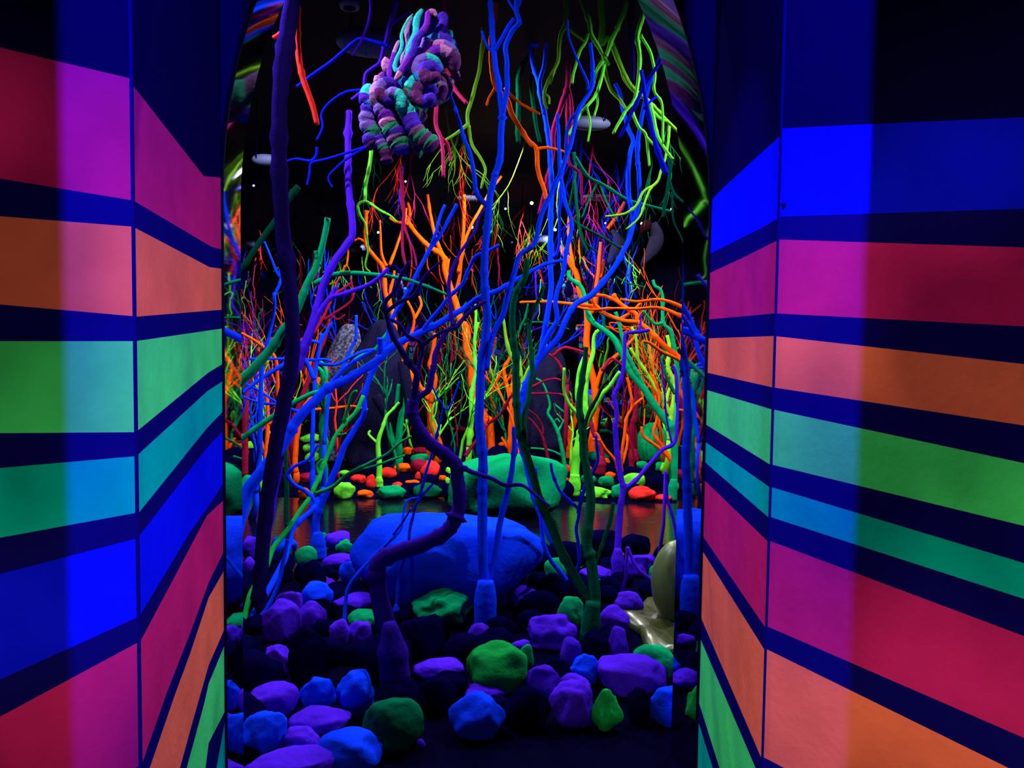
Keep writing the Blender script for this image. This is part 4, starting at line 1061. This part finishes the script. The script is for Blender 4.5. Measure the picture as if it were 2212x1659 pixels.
# ------------------------------------------------------------------ ceiling pieces
pod_m = paint('pale_pod', rgb(70, 76, 112), rough=0.6, bump=0.05, var=0.06)
def pod(px, py, w, h, d, lab):
    c = at(px, py, d); root = empty('hanging_pod', c); tag(root, lab, 'ceiling pod', 'pale oval pods hung from the ceiling')
    bm = bmesh.new(); bmesh.ops.create_uvsphere(bm, u_segments=32, v_segments=16, radius=1)
    W, Hh = w / F * d / 2, h / F * d / 2
    vs = [c + Vector((math.copysign(abs(v.co.x) ** .8, v.co.x) * W, v.co.y * W * 0.4, v.co.z * Hh)) for v in bm.verts]
    ix = {v: i for i, v in enumerate(bm.verts)}; fs = [tuple(ix[v] for v in f.verts) for f in bm.faces]; bm.free()
    link('shell', vs, fs, pod_m, root)
    for sx in (-.62, .62):
        s = MB(); p = c + Vector((sx * W, 0, Hh * .6)); s.tube([p, Vector((p.x, p.y, CEIL - .005))], [0.006, 0.006], 6); s.build('hanger', P('dark'), root)
        hk = MB(); hk.tube([p + Vector((0, -W * .4, .02)), p + Vector((0.004, -W * .42, -Hh * .5))], [0.007, 0.007], 6); hk.build('clip', P('dark'), root)
pod(812, 92, 170, 62, 5.8, 'largest pale oval pod behind the violet hanging stems')
pod(1272, 266, 96, 30, 7.4, 'pale oval pod between magenta tuft and lime branches')
pod(573, 345, 56, 24, 8.0, 'small pale oval pod left of the navy trunk')
pod(1300, 427, 90, 14, 10.2, 'thin distant pale pod above the dark green bough')
pod(1012, 428, 50, 13, 10.4, 'distant pale pod left of the tall blue tree')
dl = empty('ceiling_downlight', at(755, 10, 5.65)); dl.location.z = CEIL - 0.03; tag(dl, 'unlit round recessed downlight in the black ceiling', 'downlight')
mb = MB(); c = Vector(dl.location); mb.tube([c + Vector((0, 0, .03)), c + Vector((0, 0, -.02))], [0.075, 0.07], 24); mb.build('ring', pod_m, dl)
mb = MB(); mb.tube([c + Vector((0, 0, 0.0)), c + Vector((0, 0, -.025))], [0.05, 0.045], 20); mb.build('lens', P('dark'), dl)
# small bright ultraviolet lamps at the back
em = bpy.data.materials.new('uv_glow'); em.use_nodes = True
b = em.node_tree.nodes['Principled BSDF']; b.inputs['Base Color'].default_value = (0, 0, 0, 1); b.inputs['Emission Color'].default_value = (0.12, 0.08, 1, 1); b.inputs['Emission Strength'].default_value = 25
for (px, py, d, lab) in ((548, 401, 10.5, 'tiny glowing ultraviolet lamp at the left back corner'), (876, 392, 10.2, 'tiny glowing ultraviolet lamp below the wool cluster'),
                         (1092, 451, 10.3, 'tiny glowing ultraviolet lamp right of the tall blue tree'), (1308, 482, 10.2, 'tiny glowing ultraviolet lamp above the arch reflection')):
    c = at(px, py, d); rt = empty('uv_lamp', c); tag(rt, lab, 'lamp', 'small ultraviolet lamps at the back')
    m1 = MB(); m1.tube([c + Vector((0, 0.09, 0)), c + Vector((0, 0.0, 0))], [0.02, 0.025], 12); m1.build('housing', P('dark'), rt)
    m2 = MB(); m2.tube([c + Vector((0, 0.0, 0)), c + Vector((0, -0.006, 0))], [0.014, 0.012], 12); m2.build('bulb', em, rt)
    m3 = MB(); m3.tube([c + Vector((0, 0.05, 0)), Vector((c.x, c.y + .05, CEIL - .005))], [0.006, 0.006], 6); m3.build('stem', P('dark'), rt)

# ------------------------------------------------------------------ forest filling the far bank
def rand_tree(name, color, base, h, r, rng, lab, group, up=1, spread=0.55, levels=3):
    mb = MB(); 
    def grow(p, d, L, r0, lev):
        pts, rr = [p.copy()], [r0]; n = 6; q = p.copy(); dd = d.copy(); kids = []
        for i in range(n):
            dd = (dd + Vector((rng.uniform(-.28, .28), rng.uniform(-.28, .28), rng.uniform(-.08, .2) * up))).normalized()
            q = q + dd * (L / n); q.z = max(0.02, min(CEIL - .02, q.z)); q.x = max(XL + .06, min(XR - .06, q.x)); q.y = min(back_y(q.x) - .1, q.y); pts.append(q.copy()); rr.append(r0 * (1 - 0.55 * (i + 1) / n))
            if lev < levels and i >= 1 and rng.random() < (0.62 if lev == 1 else 0.4): kids.append((q.copy(), dd.copy(), rr[-1]))
        # round the path off
        mb.tube(pts, [x * rng.uniform(.9, 1.12) for x in rr], 7 if lev == 1 else 6)
        for (q, dd, rk) in kids:
            a = rng.uniform(0, 2 * PI); s = Vector((math.cos(a), math.sin(a) * .8, 0))
            nd = (dd * 0.75 + s * spread + Vector((0, 0, .15 * up))).normalized()
            grow(q, nd, L * rng.uniform(.4, .68), rk * .8, lev + 1)
        if lev < levels:
            a = rng.uniform(0, 2 * PI); s = Vector((math.cos(a), math.sin(a), 0))
            grow(q, (dd * .8 + s * .4).normalized(), L * .5, rr[-1], lev + 1)
    grow(Vector(base), Vector((rng.uniform(-.12, .12), rng.uniform(-.1, .1), up)).normalized(), h, r, 1)
    root = empty(name, base); tag(root, lab, 'tree' if up > 0 else 'branch', group)
    mb.build('limbs', P(color), root); return root
ORD = ['first', 'second', 'third', 'fourth', 'fifth', 'sixth', 'seventh', 'eighth', 'ninth', 'tenth', 'eleventh', 'twelfth', 'thirteenth', 'fourteenth']
KIND = {'orange': 'orange thicket tree', 'lime': 'lime thicket tree', 'green': 'green thicket tree', 'crimson': 'crimson thicket tree', 'blue': 'blue thicket tree',
        'violet': 'violet thicket tree', 'ygreen': 'yellow green thicket tree', 'red': 'red thicket tree', 'dgreen': 'dark green thicket tree', 'magenta': 'magenta hanging tuft', 'deepblue': 'dim blue hanging tuft', 'pink': 'pink hanging tuft'}
rng = random.Random(77); spots = []
def scatter(color, n, xr, yr, hr, rr, up=1):
    for _ in range(n):
        for _t in range(60):
            x, y = rng.uniform(*xr), rng.uniform(*yr)
            if y > back_y(x) - 0.35: continue
            if up > 0 and any((x - r[0]) ** 2 + (y - r[1]) ** 2 < (0.7 * (r[2] + r[3]) / 2) ** 2 for r in ROCKS): continue
            if up > 0 and any(math.hypot(x - a, y - b) < 0.6 for a, b in CREAT): continue
            if 1235 < px_of(Vector((x, y, 1.5)))[0] < 1375 and up > 0 and y > 8.2: continue
            break
        else: continue
        spots.append((color, x, y, rng.uniform(*hr), rng.uniform(*rr), up, rng.random()))
scatter('orange', 10, (-2.1, 3.3), (8.6, 10.9), (.8, 1.7), (.010, .022))
scatter('red', 4, (-2.1, 0.2), (8.0, 10.8), (.8, 1.3), (.009, .017))
scatter('crimson', 6, (-2.2, 3.2), (8.4, 10.6), (.8, 1.4), (.010, .02))
scatter('lime', 9, (-1.6, 3.3), (8.4, 10.6), (.6, 1.2), (.010, .022))
scatter('green', 9, (-2.1, 3.3), (8.2, 10.8), (.8, 1.6), (.010, .022))
scatter('dgreen', 5, (-2.1, 3.2), (8.6, 10.8), (1.0, 1.6), (.010, .022))
scatter('blue', 4, (-2.2, -0.9), (7.4, 9.8), (.8, 1.3), (.010, .02))
scatter('crimson', 3, (2.75, 3.3), (8.4, 9.9), (.9, 1.5), (.009, .016))
scatter('orange', 3, (2.7, 3.3), (8.6, 9.9), (1.0, 1.8), (.009, .016))
scatter('violet', 3, (-2.2, -0.6), (7.8, 10), (.9, 1.4), (.010, .02))
for c in sorted(set(s[0] for s in spots)):
    grp = sorted([s for s in spots if s[0] == c], key=lambda s: px_of(Vector((s[1], s[2], 0.5)))[0])
    for i, s in enumerate(grp):
        lab = '%s on the far bank, %s of its colour from the left' % (KIND[c], ORD[i])
        rand_tree('thicket_tree', c, (s[1], s[2], 0.0), s[3], s[4], random.Random(int(s[6] * 1e6)), lab, 'thicket trees on the far bank')
spots.clear()
scatter('dgreen', 6, (-1.9, 3.6), (7.8, 10.4), (.7, 1.2), (.008, .016), -1)
scatter('magenta', 3, (-1.6, 2.6), (8.4, 10.4), (.7, 1.1), (.009, .016), -1)
scatter('deepblue', 5, (-2.0, 2.6), (7.8, 10.4), (.8, 1.2), (.007, .014), -1)
scatter('red', 2, (-1.9, 0.8), (8.4, 10.4), (.7, 1.0), (.008, .014), -1)
scatter('ygreen', 5, (-1.6, 3.2), (8.0, 10.4), (.6, 1.1), (.007, .014), -1)
for c in sorted(set(s[0] for s in spots)):
    grp = sorted([s for s in spots if s[0] == c], key=lambda s: px_of(Vector((s[1], s[2], 3)))[0])
    for i, s in enumerate(grp):
        cn = {'dgreen': 'dark green', 'ygreen': 'yellow green', 'deepblue': 'dim blue'}.get(c, c)
        lab = '%s branching tuft hanging at the back, %s of its colour from the left' % (cn, ORD[i])
        rand_tree('hanging_tuft', c, (s[1], s[2], CEIL - .02), s[3], s[4], random.Random(int(s[6] * 1e6)), lab, 'tufts hanging at the back', up=-1, spread=.45)
# ------------------------------------------------------------------ lights
def area(name, loc, size, energy, col, rot=(0, 0, 0)):
    l = bpy.data.lights.new(name, 'AREA'); l.shape = 'DISK'; l.size = size; l.energy = energy; l.color = col
    o = bpy.data.objects.new(name, l); COL.objects.link(o); o.location = loc; o.rotation_euler = rot
    return o
def spot(name, loc, target, energy, col, ang, blend, rad, gobo=None):
    l = bpy.data.lights.new(name, 'SPOT'); l.energy = energy; l.color = col; l.spot_size = math.radians(ang); l.spot_blend = blend; l.shadow_soft_size = rad
    o = bpy.data.objects.new(name, l); COL.objects.link(o); o.location = loc
    o.rotation_euler = (Vector(target) - Vector(loc)).to_track_quat('-Z', 'Y').to_euler()
    if gobo:                    # noise put into the lamp strength to mottle its light
        l.use_nodes = True; nt = l.node_tree; e = nt.nodes['Emission']
        tc = nt.nodes.new('ShaderNodeTexCoord'); mp = nt.nodes.new('ShaderNodeMapping'); mp.inputs['Scale'].default_value = (1.0, 0.5, 1.0); mp.inputs['Rotation'].default_value = (0, 0, 0.6)
        n = nt.nodes.new('ShaderNodeTexNoise'); n.inputs['Scale'].default_value = gobo; n.inputs['Detail'].default_value = 1.5; n.inputs['Distortion'].default_value = 0.4
        r = nt.nodes.new('ShaderNodeMapRange'); r.inputs['From Min'].default_value = 0.35; r.inputs['From Max'].default_value = 0.65; r.inputs['To Min'].default_value = 0.4; r.inputs['To Max'].default_value = 1.6
        nt.links.new(tc.outputs['Normal'], mp.inputs['Vector']); nt.links.new(mp.outputs['Vector'], n.inputs['Vector'])
        nt.links.new(n.outputs['Fac'], r.inputs['Value']); nt.links.new(r.outputs['Result'], e.inputs['Strength'])
    return o
for nm, loc, e, c in (('black_light_far', (0.9, 9.3, 3.9), 520, (1.0, 1.0, 0.85)), ('black_light_middle', (2.1, 6.5, 3.9), 330, (0.95, 1.0, 0.95)), ('added_water_fill', (0.2, 6.3, 3.9), 280, (1.0, 1.0, 0.95)),  # the lamp over the water is added to brighten the far rocks
                      ('black_light_left', (-1.3, 7.2, 3.9), 280, (0.85, 0.85, 1.0)), ('black_light_right', (3.0, 7.9, 3.9), 260, (1.0, 1.0, 0.9)),
                      ('black_light_near', (2.7, 4.2, 3.9), 480, (0.6, 0.7, 1.0)), ('black_light_bank', (-1.5, 4.7, 3.9), 420, (0.6, 0.65, 1.0)),
                      ('black_light_entry', (-0.55, 3.2, 3.9), 90, (0.85, 0.88, 1.0))):
    spot(nm, loc, (loc[0], loc[1] + 0.01, 0), e, c, 165, 0.5, 0.025)
spot('passage_lamp_left', (0.55, -0.5, 1.95), (-0.68, 1.4, 1.25), 120, (1.0, 0.97, 0.85), 46, 1.0, 0.012, gobo=7.0)
spot('passage_lamp_right', (-0.5, -0.5, 1.95), (0.98, 1.2, 1.08), 125, (1.0, 0.97, 0.85), 54, 1.0, 0.012, gobo=7.0)
spot('added_blue_fill_left', (0.75, 1.55, 2.9), (-0.58, 2.05, 1.6), 340, (0.08, 0.04, 1.0), 36, 0.6, 0.02)  # unseen blue fills added to tint the inner wall panels
spot('added_blue_fill_right', (-0.45, 1.55, 2.9), (0.88, 2.05, 1.5), 240, (0.08, 0.04, 1.0), 36, 0.6, 0.02)

# added unseen blue lamp; its side plates shape straight light edges on both walls
LP = Vector((0.12, 0.25, 2.75))
PL = plane_hit(138, 650, LA, LO); PR = plane_hit(1855, 900, RA, RO)
lampo = empty('added_blue_lamp', LP + Vector((0, 0, 0.1))); tag(lampo, 'added unseen blue lamp with black plates shaping its light over the passage', 'lamp')
for Q in (PL, PR):
    sg = 1 if Q.x > LP.x else -1
    dx = 0.05; ye = LP.y + (Q.y - LP.y) * dx / abs(Q.x - LP.x)
    mb = MB(); mb.box((LP.x + sg * (dx + 0.001), (ye + LP.y - 0.10) / 2, LP.z - 0.14), (0.001, (ye - LP.y + 0.10) / 2, 0.24)); mb.build('light_blocker', black, lampo, smooth=False)
fx0, fx1 = LP.x + 0.06 * (AX - AH - LP.x) / (YB - LP.y), LP.x + 0.06 * (AX + AH - LP.x) / (YB - LP.y)
mb = MB(); mb.box(((fx0 + fx1) / 2, LP.y + 0.061, LP.z - 0.05), ((fx1 - fx0) / 2, 0.001, 0.11)); mb.build('light_blocker', black, lampo, smooth=False)  # added front plate keeps the blue light out of the arch
mb = MB(); mb.box((LP.x, LP.y, LP.z + 0.11), (0.07, 0.08, 0.012)); mb.build('cover', black, lampo, smooth=False)
mb = MB(); mb.tube([LP + Vector((0, 0, .12)), Vector((LP.x, LP.y, CEIL - .005))], [0.008, 0.008], 8); mb.build('stem', black, lampo)
l = bpy.data.lights.new('added_blue_light', 'POINT'); l.energy = 620; l.color = (0.06, 0.03, 1.0); l.shadow_soft_size = 0.0008
o = bpy.data.objects.new('added_blue_light', l); COL.objects.link(o); o.location = LP

# ------------------------------------------------------------------ camera and view
cd = bpy.data.cameras.new('camera'); cd.sensor_width = 36.0; cd.sensor_fit = 'HORIZONTAL'; cd.lens = F / 2212.0 * 36.0; cd.clip_start = 0.02
cam = bpy.data.objects.new('camera', cd); COL.objects.link(cam); cam.location = CAM; cam.rotation_euler = R.to_euler(); scene.camera = cam
w = bpy.data.worlds.new('dark'); scene.world = w; w.use_nodes = True
w.node_tree.nodes['Background'].inputs['Color'].default_value = (0.0, 0.0, 0.002, 1); w.node_tree.nodes['Background'].inputs['Strength'].default_value = 0.2
scene.view_settings.view_transform = 'Standard'; scene.view_settings.look = 'None'; scene.view_settings.gamma = 1.0; scene.view_settings.exposure = 0.0
scene.view_settings.use_curve_mapping = False
cy = scene.cycles
cy.use_denoising = True; cy.max_bounces = 8; cy.glossy_bounces = 6; cy.diffuse_bounces = 2; cy.caustics_reflective = False; cy.caustics_refractive = False
cy.sample_clamp_indirect = 4.0
